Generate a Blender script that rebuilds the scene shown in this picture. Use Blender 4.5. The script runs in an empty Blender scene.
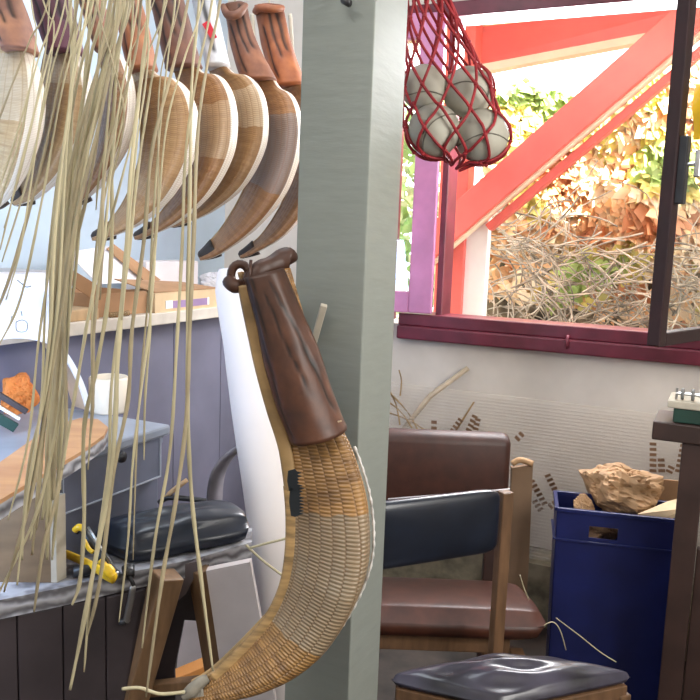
import bpy, bmesh, math, random
from mathutils import Vector, Matrix, noise
rnd = random.Random(7)
SC = bpy.context.scene
COL = bpy.context.collection
rad = math.radians
# ------------------------------------------------------------------ camera
F = 800.0
PITCH, ROLL = rad(8.0), rad(2.1)
CAMZ = 1.3
fwd = Vector((0, math.cos(PITCH), -math.sin(PITCH)))
U0 = Vector((0, math.sin(PITCH), math.cos(PITCH)))
X0 = Vector((1, 0, 0))
rgt = X0*math.cos(ROLL) + U0*math.sin(ROLL)
upv = -X0*math.sin(ROLL) + U0*math.cos(ROLL)
CP = Vector((0, 0, CAMZ))
cd = bpy.data.cameras.new('camera'); cam = bpy.data.objects.new('camera', cd); COL.objects.link(cam)
cam.matrix_world = Matrix(((rgt.x, upv.x, -fwd.x, 0), (rgt.y, upv.y, -fwd.y, 0), (rgt.z, upv.z, -fwd.z, CAMZ), (0, 0, 0, 1)))
cd.sensor_width = 36; cd.lens = F/700*36; cd.clip_start = .05; cd.clip_end = 200
SC.camera = cam
def ray(px, py): return fwd + rgt*((px-350)/F) + upv*((350-py)/F)
def P(px, py, Y):
    d = ray(px, py); return CP + d*(Y/d.y)
def PZ(px, py, z):
    d = ray(px, py); return CP + d*((z-CAMZ)/d.z)
TH = rad(-25)
u = Vector((math.cos(TH), math.sin(TH), 0)); v = Vector((-math.sin(TH), math.cos(TH), 0)); Z = Vector((0, 0, 1))
O = Vector((.19, 3.0, 0))
def R(a, b, z): return O + u*a + v*b + Z*z
def PB(px, py, b):          # pixel ray with the plane b = const of the room
    d = ray(px, py); t = (b + (O-CP).dot(v))/d.dot(v); return CP + d*t
def PA(px, py, a):
    d = ray(px, py); t = (a + (O-CP).dot(u))/d.dot(u); return CP + d*t
# ------------------------------------------------------------------ materials
def newmat(name):
    m = bpy.data.materials.new(name); m.use_nodes = True
    nt = m.node_tree; return m, nt, nt.nodes, nt.links, nt.nodes['Principled BSDF']
def mat(name, col, rough=.6, var=.15, scale=20, bump=0, stretch=(1, 1, 1), metal=0, col2=None, coat=0, trans=0, sss=0, detail=5):
    m, nt, N, L, b = newmat(name)
    tc = N.new('ShaderNodeTexCoord'); mp = N.new('ShaderNodeMapping'); mp.inputs['Scale'].default_value = stretch
    nz = N.new('ShaderNodeTexNoise'); nz.inputs['Scale'].default_value = scale; nz.inputs['Detail'].default_value = detail
    L.new(tc.outputs['Object'], mp.inputs[0]); L.new(mp.outputs[0], nz.inputs['Vector'])
    cr = N.new('ShaderNodeValToRGB')
    c2 = col2 or tuple(max(0, c*(1-var*1.6)) for c in col); c1 = tuple(min(1, c*(1+var)) for c in col) if not col2 else col
    cr.color_ramp.elements[0].position = .32; cr.color_ramp.elements[1].position = .68
    cr.color_ramp.elements[0].color = (*c2, 1); cr.color_ramp.elements[1].color = (*c1, 1)
    L.new(nz.outputs[0], cr.inputs[0]); L.new(cr.outputs[0], b.inputs['Base Color'])
    b.inputs['Roughness'].default_value = rough; b.inputs['Metallic'].default_value = metal
    b.inputs['Coat Weight'].default_value = coat
    if trans: b.inputs['Transmission Weight'].default_value = trans
    if bump:
        bp = N.new('ShaderNodeBump'); bp.inputs['Strength'].default_value = bump; bp.inputs['Distance'].default_value = .004
        L.new(nz.outputs[0], bp.inputs['Height']); L.new(bp.outputs[0], b.inputs['Normal'])
    return m
def mathn(N, L, op, a, b=None, c=None):
    n = N.new('ShaderNodeMath'); n.operation = op
    for i, x in enumerate((a, b, c)):
        if x is None: continue
        if isinstance(x, (int, float)): n.inputs[i].default_value = x
        else: L.new(x, n.inputs[i])
    return n.outputs[0]
def mix(N, L, f, a, b, mode='MIX'):
    n = N.new('ShaderNodeMix'); n.data_type = 'RGBA'; n.blend_type = mode
    for s, x in ((n.inputs[0], f), (n.inputs[6], a), (n.inputs[7], b)):
        if isinstance(x, (int, float)): s.default_value = x
        elif isinstance(x, tuple): s.default_value = (*x, 1)
        else: L.new(x, s)
    return n.outputs[2]
def wicker(name, col, dark, pale, bands, rows=150, ribs=14, bump=.5, lit_back=.10, seed=0):
    """bands: list of (u0,u1,color) along the basket; u=UV.x length, v=UV.y across"""
    m, nt, N, L, b = newmat(name)
    uv = N.new('ShaderNodeUVMap'); sp = N.new('ShaderNodeSeparateXYZ'); L.new(uv.outputs[0], sp.inputs[0])
    U, V = sp.outputs[0], sp.outputs[1]
    vr = mathn(N, L, 'MULTIPLY', V, ribs)
    par = mathn(N, L, 'MULTIPLY', mathn(N, L, 'FLOOR', vr), math.pi)
    row = mathn(N, L, 'SINE', mathn(N, L, 'ADD', mathn(N, L, 'MULTIPLY', U, rows*2*math.pi), par))
    rib = mathn(N, L, 'ABSOLUTE', mathn(N, L, 'SINE', mathn(N, L, 'MULTIPLY', vr, math.pi)))
    ribs_ = mathn(N, L, 'POWER', rib, .45)
    h = mathn(N, L, 'ADD', mathn(N, L, 'MULTIPLY', row, .22), ribs_)
    nz = N.new('ShaderNodeTexNoise'); nz.inputs['Scale'].default_value = 7; nz.inputs['Detail'].default_value = 6
    mp = N.new('ShaderNodeMapping'); mp.inputs['Scale'].default_value = (9, .8, 1); mp.inputs['Location'].default_value = (seed*3.1, seed, 0)
    L.new(uv.outputs[0], mp.inputs[0]); L.new(mp.outputs[0], nz.inputs['Vector'])
    n2 = N.new('ShaderNodeTexNoise'); n2.inputs['Scale'].default_value = 5; n2.inputs['Detail'].default_value = 3
    mp2 = N.new('ShaderNodeMapping'); mp2.inputs['Scale'].default_value = (1.3, 1.0, 1); mp2.inputs['Location'].default_value = (seed*1.7, 3+seed, 0)
    L.new(uv.outputs[0], mp2.inputs[0]); L.new(mp2.outputs[0], n2.inputs['Vector'])
    base = mix(N, L, mathn(N, L, 'MULTIPLY_ADD', nz.outputs[0], 2.2, -.65), dark, col)
    nb = mathn(N, L, 'MULTIPLY_ADD', n2.outputs[0], .05, -.025)
    Uw = mathn(N, L, 'ADD', U, nb)
    for (u0, u1, c, k) in bands:
        f = mathn(N, L, 'MULTIPLY', mathn(N, L, 'GREATER_THAN', Uw, u0), mathn(N, L, 'LESS_THAN', Uw, u1))
        f = mathn(N, L, 'MULTIPLY', f, mathn(N, L, 'MULTIPLY_ADD', n2.outputs[0], .9, k-.45)); 
        cl = N.new('ShaderNodeClamp'); L.new(f, cl.inputs[0]); base = mix(N, L, cl.outputs[0], base, c)
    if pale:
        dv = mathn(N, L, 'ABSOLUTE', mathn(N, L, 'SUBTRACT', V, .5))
        base = mix(N, L, mathn(N, L, 'LESS_THAN', dv, lit_back), base, pale)
    gap = mathn(N, L, 'LESS_THAN', rib, .22)
    base = mix(N, L, mathn(N, L, 'MULTIPLY', gap, .38), base, dark)
    rg = mathn(N, L, 'LESS_THAN', row, -.55)
    base = mix(N, L, mathn(N, L, 'MULTIPLY', rg, .30), base, dark)
    L.new(base, b.inputs['Base Color']); b.inputs['Roughness'].default_value = .42
    bp = N.new('ShaderNodeBump'); bp.inputs['Strength'].default_value = bump; bp.inputs['Distance'].default_value = .003
    L.new(h, bp.inputs['Height']); L.new(bp.outputs[0], b.inputs['Normal'])
    return m
def leather(name, col, dark, rough=.62, bump=.3):
    m, nt, N, L, b = newmat(name)
    at = N.new('ShaderNodeAttribute'); at.attribute_name = 'shade'
    tc = N.new('ShaderNodeTexCoord'); nz = N.new('ShaderNodeTexNoise'); nz.inputs['Scale'].default_value = 28; nz.inputs['Detail'].default_value = 7
    L.new(tc.outputs['Object'], nz.inputs['Vector'])
    c = mix(N, L, mathn(N, L, 'MULTIPLY_ADD', nz.outputs[0], 2.4, -.7), dark, col)
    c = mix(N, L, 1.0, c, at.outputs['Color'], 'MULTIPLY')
    L.new(c, b.inputs['Base Color']); b.inputs['Roughness'].default_value = rough
    bp = N.new('ShaderNodeBump'); bp.inputs['Strength'].default_value = bump; bp.inputs['Distance'].default_value = .003
    L.new(nz.outputs[0], bp.inputs['Height']); L.new(bp.outputs[0], b.inputs['Normal'])
    return m
def wavemat(name, c1, c2, scale, axis='Z', rough=.5, dist=0.0, bump=.3, mode='BANDS'):
    m, nt, N, L, b = newmat(name)
    tc = N.new('ShaderNodeTexCoord'); w = N.new('ShaderNodeTexWave'); w.wave_type = mode
    w.bands_direction = axis; w.inputs['Scale'].default_value = scale; w.inputs['Distortion'].default_value = dist
    w.inputs['Detail'].default_value = 3
    L.new(tc.outputs['Object'], w.inputs['Vector'])
    L.new(mix(N, L, w.outputs[1], c1, c2), b.inputs['Base Color']); b.inputs['Roughness'].default_value = rough
    bp = N.new('ShaderNodeBump'); bp.inputs['Strength'].default_value = bump; bp.inputs['Distance'].default_value = .003
    L.new(w.outputs[1], bp.inputs['Height']); L.new(bp.outputs[0], b.inputs['Normal'])
    return m
def glassmat():
    m = bpy.data.materials.new('window_glass'); m.use_nodes = True; nt = m.node_tree; N = nt.nodes; L = nt.links
    N.clear(); o = N.new('ShaderNodeOutputMaterial'); mx = N.new('ShaderNodeMixShader'); t = N.new('ShaderNodeBsdfTransparent')
    g = N.new('ShaderNodeBsdfGlossy'); g.inputs['Roughness'].default_value = .02; mx.inputs[0].default_value = .07
    t.inputs[0].default_value = (.94, .96, .95, 1)
    L.new(t.outputs[0], mx.inputs[1]); L.new(g.outputs[0], mx.inputs[2]); L.new(mx.outputs[0], o.inputs[0]); return m
def plasticmat():
    m = bpy.data.materials.new('corrugated_plastic'); m.use_nodes = True; nt = m.node_tree; N = nt.nodes; L = nt.links
    b = N['Principled BSDF']; b.inputs['Base Color'].default_value = (.80, .72, .62, 1); b.inputs['Roughness'].default_value = .22
    t = N.new('ShaderNodeBsdfTransparent'); mx = N.new('ShaderNodeMixShader'); mx.inputs[0].default_value = .30
    o = N['Material Output']; L.new(t.outputs[0], mx.inputs[1]); L.new(b.outputs[0], mx.inputs[2]); L.new(mx.outputs[0], o.inputs[0]); return m
def attrmat(name, rough=.6, transl=.0):
    m, nt, N, L, b = newmat(name)
    at = N.new('ShaderNodeAttribute'); at.attribute_name = 'shade'; L.new(at.outputs['Color'], b.inputs['Base Color'])
    b.inputs['Roughness'].default_value = rough; return m
M = {}
M['wall'] = mat('plaster_cream', (.66, .60, .54), .85, .06, 6, .15)
M['wall_l'] = mat('plaster_bluewhite', (.52, .62, .72), .8, .05, 5, .1)
M['panel'] = mat('lavender_panel', (.175, .175, .245), .6, .12, 4, .05)
M['floor'] = mat('dark_floor', (.06, .045, .035), .7, .4, 9, .2)
M['ceil'] = mat('ceiling_paint', (.6, .58, .55), .9, .05, 4)
M['pillar'] = mat('pillar_paint', (.235, .255, .23), .5, .025, 14, .22, (1, 1, 5))
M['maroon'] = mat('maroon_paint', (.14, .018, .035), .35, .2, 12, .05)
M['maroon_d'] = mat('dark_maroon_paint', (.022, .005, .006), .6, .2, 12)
M['maroon_lit'] = mat('daylit_maroon_paint', (.55, .20, .40), .35, .1, 10)  # left sash: maroon paint with the daylight on it mixed into the colour
M['glass'] = glassmat()
M['redbeam'] = mat('red_beam_paint', (.72, .13, .105), .5, .06, 8, .1, (1, 1, 1))
M['cream'] = mat('cream_board', (.85, .72, .52), .6, .06, 8)
M['white'] = mat('white_paint', (.85, .84, .82), .6, .04, 8)
M['steel'] = mat('steel', (.5, .5, .5), .3, .1, 30, 0, metal=1)
M['black'] = mat('black_metal', (.02, .02, .022), .4, .2, 20)
M['yellow'] = mat('yellow_plastic', (.80, .50, .02), .35, .08, 20)
M['bandblack'] = mat('black_tape', (.012, .016, .02), .45, .2, 40, .2)
M['bluebin'] = mat('navy_plastic', (.008, .013, .085), .4, .15, 10)
M['vinyl'] = mat('black_vinyl', (.008, .012, .023), .33, .2, 14, .12, coat=.15)
M['vinyl2'] = mat('dark_purple_vinyl', (.04, .036, .055), .30, .5, 9, .2, coat=.2)
M['brownvinyl'] = mat('brown_vinyl', (.065, .019, .010), .46, .2, 22, .1)
M['brownvinyl_d'] = mat('dark_brown_vinyl', (.050, .016, .010), .5, .2, 22, .1)
M['chairwood'] = mat('chair_wood', (.15, .08, .04), .5, .2, 10, .1, (6, 6, 1))
M['oak'] = mat('pale_wood', (.55, .37, .20), .55, .15, 8, .1, (5, 5, 1))
M['benchwood'] = wavemat('weathered_wood', (.12, .115, .125), (.40, .40, .43), 14, 'Z', .7, 9, .6)
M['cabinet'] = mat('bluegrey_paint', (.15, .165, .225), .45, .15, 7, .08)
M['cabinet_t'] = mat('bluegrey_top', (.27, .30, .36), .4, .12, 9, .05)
M['darkpanel'] = mat('dark_purplebrown', (.045, .034, .038), .6, .2, 7, .1)
M['board'] = mat('tan_plywood', (.52, .29, .13), .5, .12, 7, .05, (1, 4, 4), col2=(.40, .20, .09))
M['blockwood'] = mat('block_wood', (.17, .11, .06), .6, .15, 8, .1, (1, 1, 5))
M['legwood'] = mat('brown_leg_wood', (.21, .12, .06), .5, .2, 8, .1, (6, 6, 1))
M['paleply'] = mat('pale_ply', (.55, .49, .47), .7, .08, 9, .05)
M['cardboard'] = mat('cardboard', (.40, .22, .11), .8, .1, 15, .05)
M['cardboard_l'] = mat('pale_cardboard', (.68, .50, .30), .8, .08, 15)
M['cardboard_w'] = mat('whitish_cardboard', (.80, .74, .76), .8, .05, 10)
M['kraft'] = mat('kraft_paper', (.50, .30, .15), .7, .2, 16, .3)
M['paper'] = mat('white_paper', (.82, .80, .84), .65, .04, 5)
M['rollpaper'] = mat('roll_paper', (.86, .80, .78), .55, .03, 4)
M['orange'] = mat('orange_cloth', (.75, .24, .05), .7, .15, 18, .2)
M['mug'] = mat('cream_ceramic', (.72, .64, .52), .35, .04, 7)
M['bent'] = mat('bent_grey_wood', (.24, .23, .26), .5, .25, 12, .1)
M['cane'] = mat('cane_strip', (.52, .46, .29), .45, .2, 12, .1, (1, 1, .4))
M['cane_d'] = mat('cane_strip_dark', (.38, .32, .20), .5, .2, 12, .1)
M['canerim'] = mat('split_chestnut_rim', (.36, .23, .10), .5, .25, 10, .2, (1, 1, 2))
M['canerimpale'] = mat('pale_rim', (.62, .50, .36), .5, .2, 14, .2)
M['tip'] = mat('dark_tip_leather', (.035, .022, .016), .55, .3, 30, .3)
M['tipgrey'] = mat('grey_tape', (.22, .20, .16), .6, .25, 30, .4)
M['net'] = mat('red_net_cord', (.30, .012, .018), .6, .2, 30, .1)
M['ball'] = mat('grey_leather_ball', (.42, .40, .33), .55, .12, 14, .1)
M['darktable'] = mat('dark_table_wood', (.040, .020, .016), .5, .2, 10, .1)
M['green'] = mat('dark_green_box', (.012, .05, .035), .6, .2, 10)
M['labelmat'] = mat('purple_label', (.33, .22, .40), .5, .1, 10)
M['brownprint'] = mat('brown_print', (.20, .11, .06), .6, .2, 20)
M['plastic'] = plasticmat()
M['leaf'] = attrmat('leaf_colours', .5)
M['soil'] = mat('soil', (.22, .18, .13), .9, .3, 3, .3)
M['vine'] = mat('dry_vine', (.50, .42, .32), .7, .45, 9)
M['skirt'] = mat('stone_skirting', (.28, .24, .16), .8, .35, 14, .6)
M['peg'] = mat('pale_peg', (.50, .45, .36), .6, .15, 14)
M['stitch'] = mat('stitch_thread', (.55, .42, .28), .7, .1, 20)
M['redline'] = mat('red_trim', (.30, .01, .02), .4, .1, 10)
M['rope'] = mat('rail_grey', (.20, .20, .19), .5, .1, 10)
# ------------------------------------------------------------------ object helpers
def wloc(p):
    l = Vector((0, 0, 0))
    while p is not None: l = l + p.location; p = p.parent
    return l
def empty(name, loc, label, cat, group=None):
    o = bpy.data.objects.new(name, None); o.empty_display_size = .05; COL.objects.link(o); o.location = loc
    tag(o, label, cat, group); return o
def tag(o, label=None, cat=None, group=None, kind=None):
    if label: o['label'] = label
    if cat: o['category'] = cat
    if group: o['group'] = group
    if kind: o['kind'] = kind
    return o
def fin(name, verts, faces, m, parent=None, smooth=True, uvs=None, shade=None, autosm=None):
    me = bpy.data.meshes.new(name)
    if parent is None:
        xs = [p[0] for p in verts]; ys = [p[1] for p in verts]; zs = [p[2] for p in verts]
        org = Vector(((min(xs)+max(xs))/2, (min(ys)+max(ys))/2, min(zs)))
    else: org = wloc(parent)
    me.from_pydata([tuple(Vector(p)-org) for p in verts], [], faces)
    me.materials.append(m)
    if uvs:
        l = me.uv_layers.new(name='UVMap')
        for lp in me.loops: l.data[lp.index].uv = uvs[lp.vertex_index]
    if shade:
        ca = me.color_attributes.new('shade', 'FLOAT_COLOR', 'POINT')
        for i, c in enumerate(shade): ca.data[i].color = (c, c, c, 1) if isinstance(c, (int, float)) else (*c, 1)
    bm = bmesh.new(); bm.from_mesh(me); bmesh.ops.recalc_face_normals(bm, faces=bm.faces); bm.to_mesh(me); bm.free()
    if smooth:
        me.polygons.foreach_set('use_smooth', [True]*len(me.polygons))
    o = bpy.data.objects.new(name, me); COL.objects.link(o)
    if parent is None: o.location = org
    else:
        o.parent = parent
        if isinstance(parent, bpy.types.Object): o.location = (0, 0, 0)
    return o
class MB:
    def __init__(s): s.v = []; s.f = []
    def add(s, v, f):
        n = len(s.v); s.v += [Vector(p) for p in v]; s.f += [tuple(i+n for i in q) for q in f]; return s
    def box(s, c, ex, ey, ez, bev=0.0):
        """c centre, ex/ey/ez half-extent vectors"""
        c = Vector(c); L = [ex.length, ey.length, ez.length]
        if bev <= 0:
            v = [c+ex*i+ey*j+ez*k for i in (-1, 1) for j in (-1, 1) for k in (-1, 1)]
            return s.add(v, [(0, 1, 3, 2), (4, 6, 7, 5), (0, 4, 5, 1), (2, 3, 7, 6), (0, 2, 6, 4), (1, 5, 7, 3)])
        bm = bmesh.new(); bmesh.ops.create_cube(bm, size=2)
        for w in bm.verts: w.co = Vector((w.co.x*L[0], w.co.y*L[1], w.co.z*L[2]))
        bmesh.ops.bevel(bm, geom=list(bm.edges), offset=min(bev, min(L)*.9), segments=2, profile=.5, affect='EDGES')
        nx, ny, nz_ = ex.normalized(), ey.normalized(), ez.normalized()
        bm.verts.ensure_lookup_table()
        v = [c+nx*w.co.x+ny*w.co.y+nz_*w.co.z for w in bm.verts]; f = [tuple(q.index for q in fa.verts) for fa in bm.faces]
        bm.free(); return s.add(v, f)
    def bar(s, p, q, w, t, wd=None, bev=.002):
        """bar from p to q, w half-width along wd, t half-thickness the other way"""
        p, q = Vector(p), Vector(q); d = (q-p); dn = d.normalized(); wd = wd or Z
        wn = (wd - dn*wd.dot(dn)).normalized(); tn = dn.cross(wn)
        return s.box((p+q)/2, d/2, wn*w, tn*t, bev)
    def tube(s, pts, r, n=8, cap=True, flat=1.0):
        pts = [Vector(p) for p in pts]; k = len(pts); rr = r if isinstance(r, (list, tuple)) else [r]*k
        vs = []; prev = None
        for i, p in enumerate(pts):
            t = (pts[min(i+1, k-1)]-pts[max(i-1, 0)])
            t = t.normalized() if t.length > 1e-9 else Vector((0, 0, 1))
            if prev is None:
                a = Vector((0, 1, 0)) if abs(t.y) < .9 else X0
                x = (a-t*a.dot(t)).normalized()
            else:
                x = prev-t*prev.dot(t); x = x.normalized() if x.length > 1e-6 else prev
            prev = x; y = t.cross(x)
            for j in range(n):
                a = 2*math.pi*j/n; vs.append(p+(x*math.cos(a)*flat+y*math.sin(a))*rr[i])
        fs = [(i*n+j, i*n+(j+1) % n, (i+1)*n+(j+1) % n, (i+1)*n+j) for i in range(k-1) for j in range(n)]
        if cap: fs += [tuple(range(n)), tuple((k-1)*n+j for j in range(n))]
        return s.add(vs, fs)
    def sphere(s, c, r, sc=(1, 1, 1), nu=20, nv=12, fn=None):
        vs = []; c = Vector(c)
        for i in range(nv+1):
            for j in range(nu):
                a, b = math.pi*i/nv, 2*math.pi*j/nu
                d = Vector((math.sin(a)*math.cos(b), math.sin(a)*math.sin(b), math.cos(a)))
                k = fn(d) if fn else 1
                vs.append(c+Vector((d.x*sc[0], d.y*sc[1], d.z*sc[2]))*r*k)
        fs = [(i*nu+j, i*nu+(j+1) % nu, (i+1)*nu+(j+1) % nu, (i+1)*nu+j) for i in range(nv) for j in range(nu)]
        return s.add(vs, fs)
    def lathe(s, c, prof, n=28, up=Z):
        c = Vector(c); a0 = up.orthogonal().normalized(); b0 = up.cross(a0); vs = []
        for (r, h) in prof:
            for j in range(n):
                a = 2*math.pi*j/n; vs.append(c+up*h+(a0*math.cos(a)+b0*math.sin(a))*r)
        k = len(prof)
        return s.add(vs, [(i*n+j, i*n+(j+1) % n, (i+1)*n+(j+1) % n, (i+1)*n+j) for i in range(k-1) for j in range(n)])
    def prism(s, pts, ext):
        """polygon pts (ordered) extruded by vector ext"""
        n = len(pts); pts = [Vector(p) for p in pts]; vs = pts+[p+ext for p in pts]
        return s.add(vs, [tuple(range(n)), tuple(range(n, 2*n))[::-1]]+[(i, (i+1) % n, n+(i+1) % n, n+i) for i in range(n)])
    def build(s, name, m, parent=None, smooth=False):
        return fin(name, s.v, s.f, m, parent, smooth)
def cr(pts, n=10):
    """Catmull-Rom through points (tuples of any length)"""
    pts = [Vector(p) for p in pts]; out = []
    k = len(pts)
    for i in range(k-1):
        p0, p1, p2, p3 = pts[max(i-1, 0)], pts[i], pts[i+1], pts[min(i+2, k-1)]
        for j in range(n):
            t = j/n
            out.append(.5*((2*p1)+(p2-p0)*t+(2*p0-5*p1+4*p2-p3)*t*t+(3*p1-p0-3*p2+p3)*t**3))
    out.append(pts[-1]); return out
def resamp(pts, n):
    d = [0]
    for a, b in zip(pts, pts[1:]): d.append(d[-1]+(b-a).length)
    out = []; j = 0
    for i in range(n):
        t = d[-1]*i/(n-1)
        while j < len(pts)-2 and d[j+1] < t: j += 1
        s = (t-d[j])/max(1e-9, d[j+1]-d[j]); out.append(pts[j].lerp(pts[j+1], min(1, max(0, s))))
    return out
def lerpf(tab, t):
    for (a, x), (b, y) in zip(tab, tab[1:]):
        if t <= b: return x+(y-x)*(t-a)/(b-a)
    return tab[-1][1]
# ------------------------------------------------------------------ room shell
OPA0, OPA1, OPZ0 = -.10, 1.15, .985
OPZ1 = PB(560, 7, -.02).z+.03
AL, AR, BK, CEIL = -.80, 2.5, -4.2, 2.75
TW = .18
mb = MB()
def wallbox(mb, a0, a1, b0, b1, z0, z1): mb.box(R((a0+a1)/2, (b0+b1)/2, (z0+z1)/2), u*((a1-a0)/2), v*((b1-b0)/2), Z*((z1-z0)/2))
wallbox(mb, AL-TW, OPA0, 0, TW, 0, CEIL); wallbox(mb, OPA1, AR+TW, 0, TW, 0, CEIL)
wallbox(mb, OPA0, OPA1, 0, TW, 0, OPZ0); wallbox(mb, OPA0, OPA1, 0, TW, OPZ1, CEIL)
tag(mb.build('wall_back', M['wall']), kind='structure')
mb = MB(); wallbox(mb, AL-TW, AL, BK, 0, 0, CEIL); tag(mb.build('wall_left', M['wall_l']), kind='structure')
mb = MB(); wallbox(mb, AR, AR+TW, BK, 0, 0, CEIL); tag(mb.build('wall_right', M['wall']), kind='structure')
mb = MB(); wallbox(mb, AL-TW, AR+TW, BK-TW, BK, 0, CEIL); tag(mb.build('wall_front', M['wall']), kind='structure')
mb = MB(); wallbox(mb, AL-TW, AR+TW, BK-TW, TW, -.1, 0); tag(mb.build('floor', M['floor']), kind='structure')
mb = MB(); wallbox(mb, AL-TW, AR+TW, BK-TW, TW+.35, CEIL, CEIL+.12); tag(mb.build('ceiling', M['ceil']), kind='structure')
# baseboard along the window wall: rough stone-like ledge
mb = MB(); wallbox(mb, AL, AR, -.16, 0, 0, .22); tag(mb.build('baseboard_back', M['skirt']), kind='structure')
# lavender boarding under the shelf
mb = MB(); x = -2.6
while x < -.02:
    wallbox(mb, AL, -.455, x, min(x+.26, -.005)-.004, 0, 1.02); x += .26
tag(mb.build('wall_left_boarding', M['panel']), kind='structure')
# exterior ground
mb = MB(); wallbox(mb, -7, 9, TW, 12, -.12, -.02); tag(mb.build('ground', M['soil']), kind='structure')
# ------------------------------------------------------------------ window
w = MB()
def wb(mb, a0, a1, b0, b1, z0, z1, bev=.004): mb.box(R((a0+a1)/2, (b0+b1)/2, (z0+z1)/2), u*((a1-a0)/2), v*((b1-b0)/2), Z*((z1-z0)/2), bev)
wroot = bpy.data.objects.new('window_1', None); COL.objects.link(wroot); wroot.location = R(.5, 0, .94); wroot['kind'] = 'structure'
w = MB(); wb(w, .0, OPA1+.03, -.035, .10, .985, 1.03); wb(w, OPA0, OPA1, -.02, .12, OPZ1-.03, OPZ1+.02)
wb(w, OPA1-.03, OPA1+.03, -.02, .12, 1.0, OPZ1); wb(w, .135, .158, -.01, .10, 1.0, OPZ1); wb(w, OPA0-.02, OPA0+.03, -.02, .12, .99, OPZ1)
w.build('window_frame', M['maroon'], wroot)
w = MB(); wb(w, .0, OPA1+.05, -.05, .0, .935, .985, .006); w.build('window_sill', M['maroon'], wroot)
w = MB(); w.tube([R(.625, -.052, 1.0), R(.625, -.060, .975), R(.625, -.055, .955)], .005, 8); w.build('window_catch', M['maroon'], wroot, True)
# left sash, nearly shut
def sash(name, h, dirv, wd, z0, z1, m, st, parent, handle=False):
    n = dirv.cross(Z)
    fr = MB(); t = .018
    def sb(s0, s1, a, b): fr.box(h+dirv*((s0+s1)/2)+Z*((a+b)/2), dirv*((s1-s0)/2), n*t, Z*((b-a)/2), .004)
    sb(0, st, z0, z1); sb(wd-st, wd, z0, z1); sb(st, wd-st, z0, z0+st*.9); sb(st, wd-st, z1-st, z1)
    s = fr.build(name, m, parent)
    g = MB(); g.box(h+dirv*(wd/2)+Z*((z0+z1)/2), dirv*(wd/2-st+.004), n*.002, Z*((z1-z0)/2-st*.9+.004)); g.build('pane', M['glass'], s)
    return s
sash('left_sash', R(.128, -.03, 0), (-u*.985-v*.17).normalized(), .36, 1.035, OPZ1-.02, M['maroon_lit'], .085, wroot)
ph = rad(70); d1 = -(u*math.cos(ph)+v*math.sin(ph))
H = R(1.13, -.03, 0)
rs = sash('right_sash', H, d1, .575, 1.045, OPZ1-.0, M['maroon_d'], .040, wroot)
fe = H+d1*.575
side = d1.cross(Z)
if side.dot(-CP+fe) > 0: side = -side      # face that looks at the room's near side
hb = fe-d1*.02
q = MB(); q.box(hb+Z*1.50+side*.028-u*0, d1*.012, side*.012, Z*.085, .004); q.build('window_latch', M['black'], rs)
c = fe - d1*.018 + Z*1.515
q = MB(); q.tube([c, c+u*.055-v*.02, ], .0045, 8); q.box(c+u*.062-v*.022, u*.008, v*.007, Z*.034, .004); q.build('window_handle', M['steel'], rs)
yc = P(691, 140, c.y+.02)+Z*.03
vs = []; fs = []
for i in range(9):
    for j in range(14):
        a = i/8; b = j/13
        vs.append(yc+u*(a*.10-.005*math.sin(b*5))+Z*(.14*(1-b)-.03)+v*(.008*math.sin(a*9+b*3)))
for i in range(8):
    for j in range(13): fs.append((i*14+j, (i+1)*14+j, (i+1)*14+j+1, i*14+j+1))
tag(fin('cloth', vs, fs, M['yellow']), 'yellow cloth hanging by the handle of the open right window sash', 'cloth')
# ------------------------------------------------------------------ outdoor timber
def beam(name, p, q, wpx, label, m='redbeam', b=.75, thick=.045, cat='beam', extra=None, parent=None):
    A, B_ = PB(*p, b), PB(*q, b)
    hw = wpx/2/F*((A+B_)/2).y
    o = MB().bar(A, B_, hw, thick, u if abs((B_-A).z) > .9*(B_-A).length else Z, .004)
    return o, A, B_, hw
post = empty('porch_post', PB(452, 300, .75)*1, 'upright red porch post outside the window', 'post'); 
pb_ = PB(450, 312, .75); post.location = Vector((pb_.x, pb_.y, 0))
o_ = MB(); top = PB(463, -30, .75)
o_.box(Vector((pb_.x, pb_.y, 1.16)), u*.066, v*.05, Z*1.165, .004); o_.build('post_shaft', M['redbeam'], post)
o_ = MB(); o_.box(Vector((pb_.x, pb_.y, .72))+u*.113+v*.01, u*.05, v*.03, Z*.72, .003); o_.build('white_facing', M['white'], post)
dg = empty('diagonal_brace', PB(438, 240, .64), 'wide red diagonal brace crossing the window view', 'beam')
mb_, A_, B__, hw_ = beam('', (425, 250), (720, -7), 30, '', b=.64); mb_.build('brace_timber', M['redbeam'], dg)
e1, _, _, _ = beam('', (425, 268), (720, 17), 6, '', b=.66, thick=.035); e1.build('cream_edge', M['cream'], dg)
e2, _, _, _ = beam('', (489, 228), (720, 36), 8, '', b=.70, thick=.03, m='redbeam')
tag(e2.build('thin_brace', M['redbeam']), 'thin red diagonal batten just below the wide red brace', 'beam')
tb = empty('roof_beam', PB(480, 44, .95), 'red horizontal beam under the porch roof at the top of the window', 'beam')
q = MB(); q.prism([PB(452, 30, .95), PB(720, 0, .80), PB(720, 14, .80), PB(645, 33, .85), PB(482, 64, .95), PB(452, 68, .95)], v*.08); q.build('beam_timber', M['redbeam'], tb)
q = MB(); q.prism([PB(482, 64, .95), PB(645, 33, .85), PB(645, 41, .87), PB(482, 72, .97)], v*.07); q.build('cream_edge', M['cream'], tb)
q = MB(); q.box(PB(480, 44, .94), u*.012, v*.012, Z*.09, .002); q.build('cream_joint', M['cream'], tb)
q = MB(); q.box(R(.5, .85, 2.36), u*1.6, v*.66, Z*.03, .004)
tag(q.build('porch_soffit', mat('soffit_boards', (.62, .30, .16), .6, .15, 6, .1, (1, 8, 1))), 'orange-brown boarded underside of the porch roof above the beams', 'roof')
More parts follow.
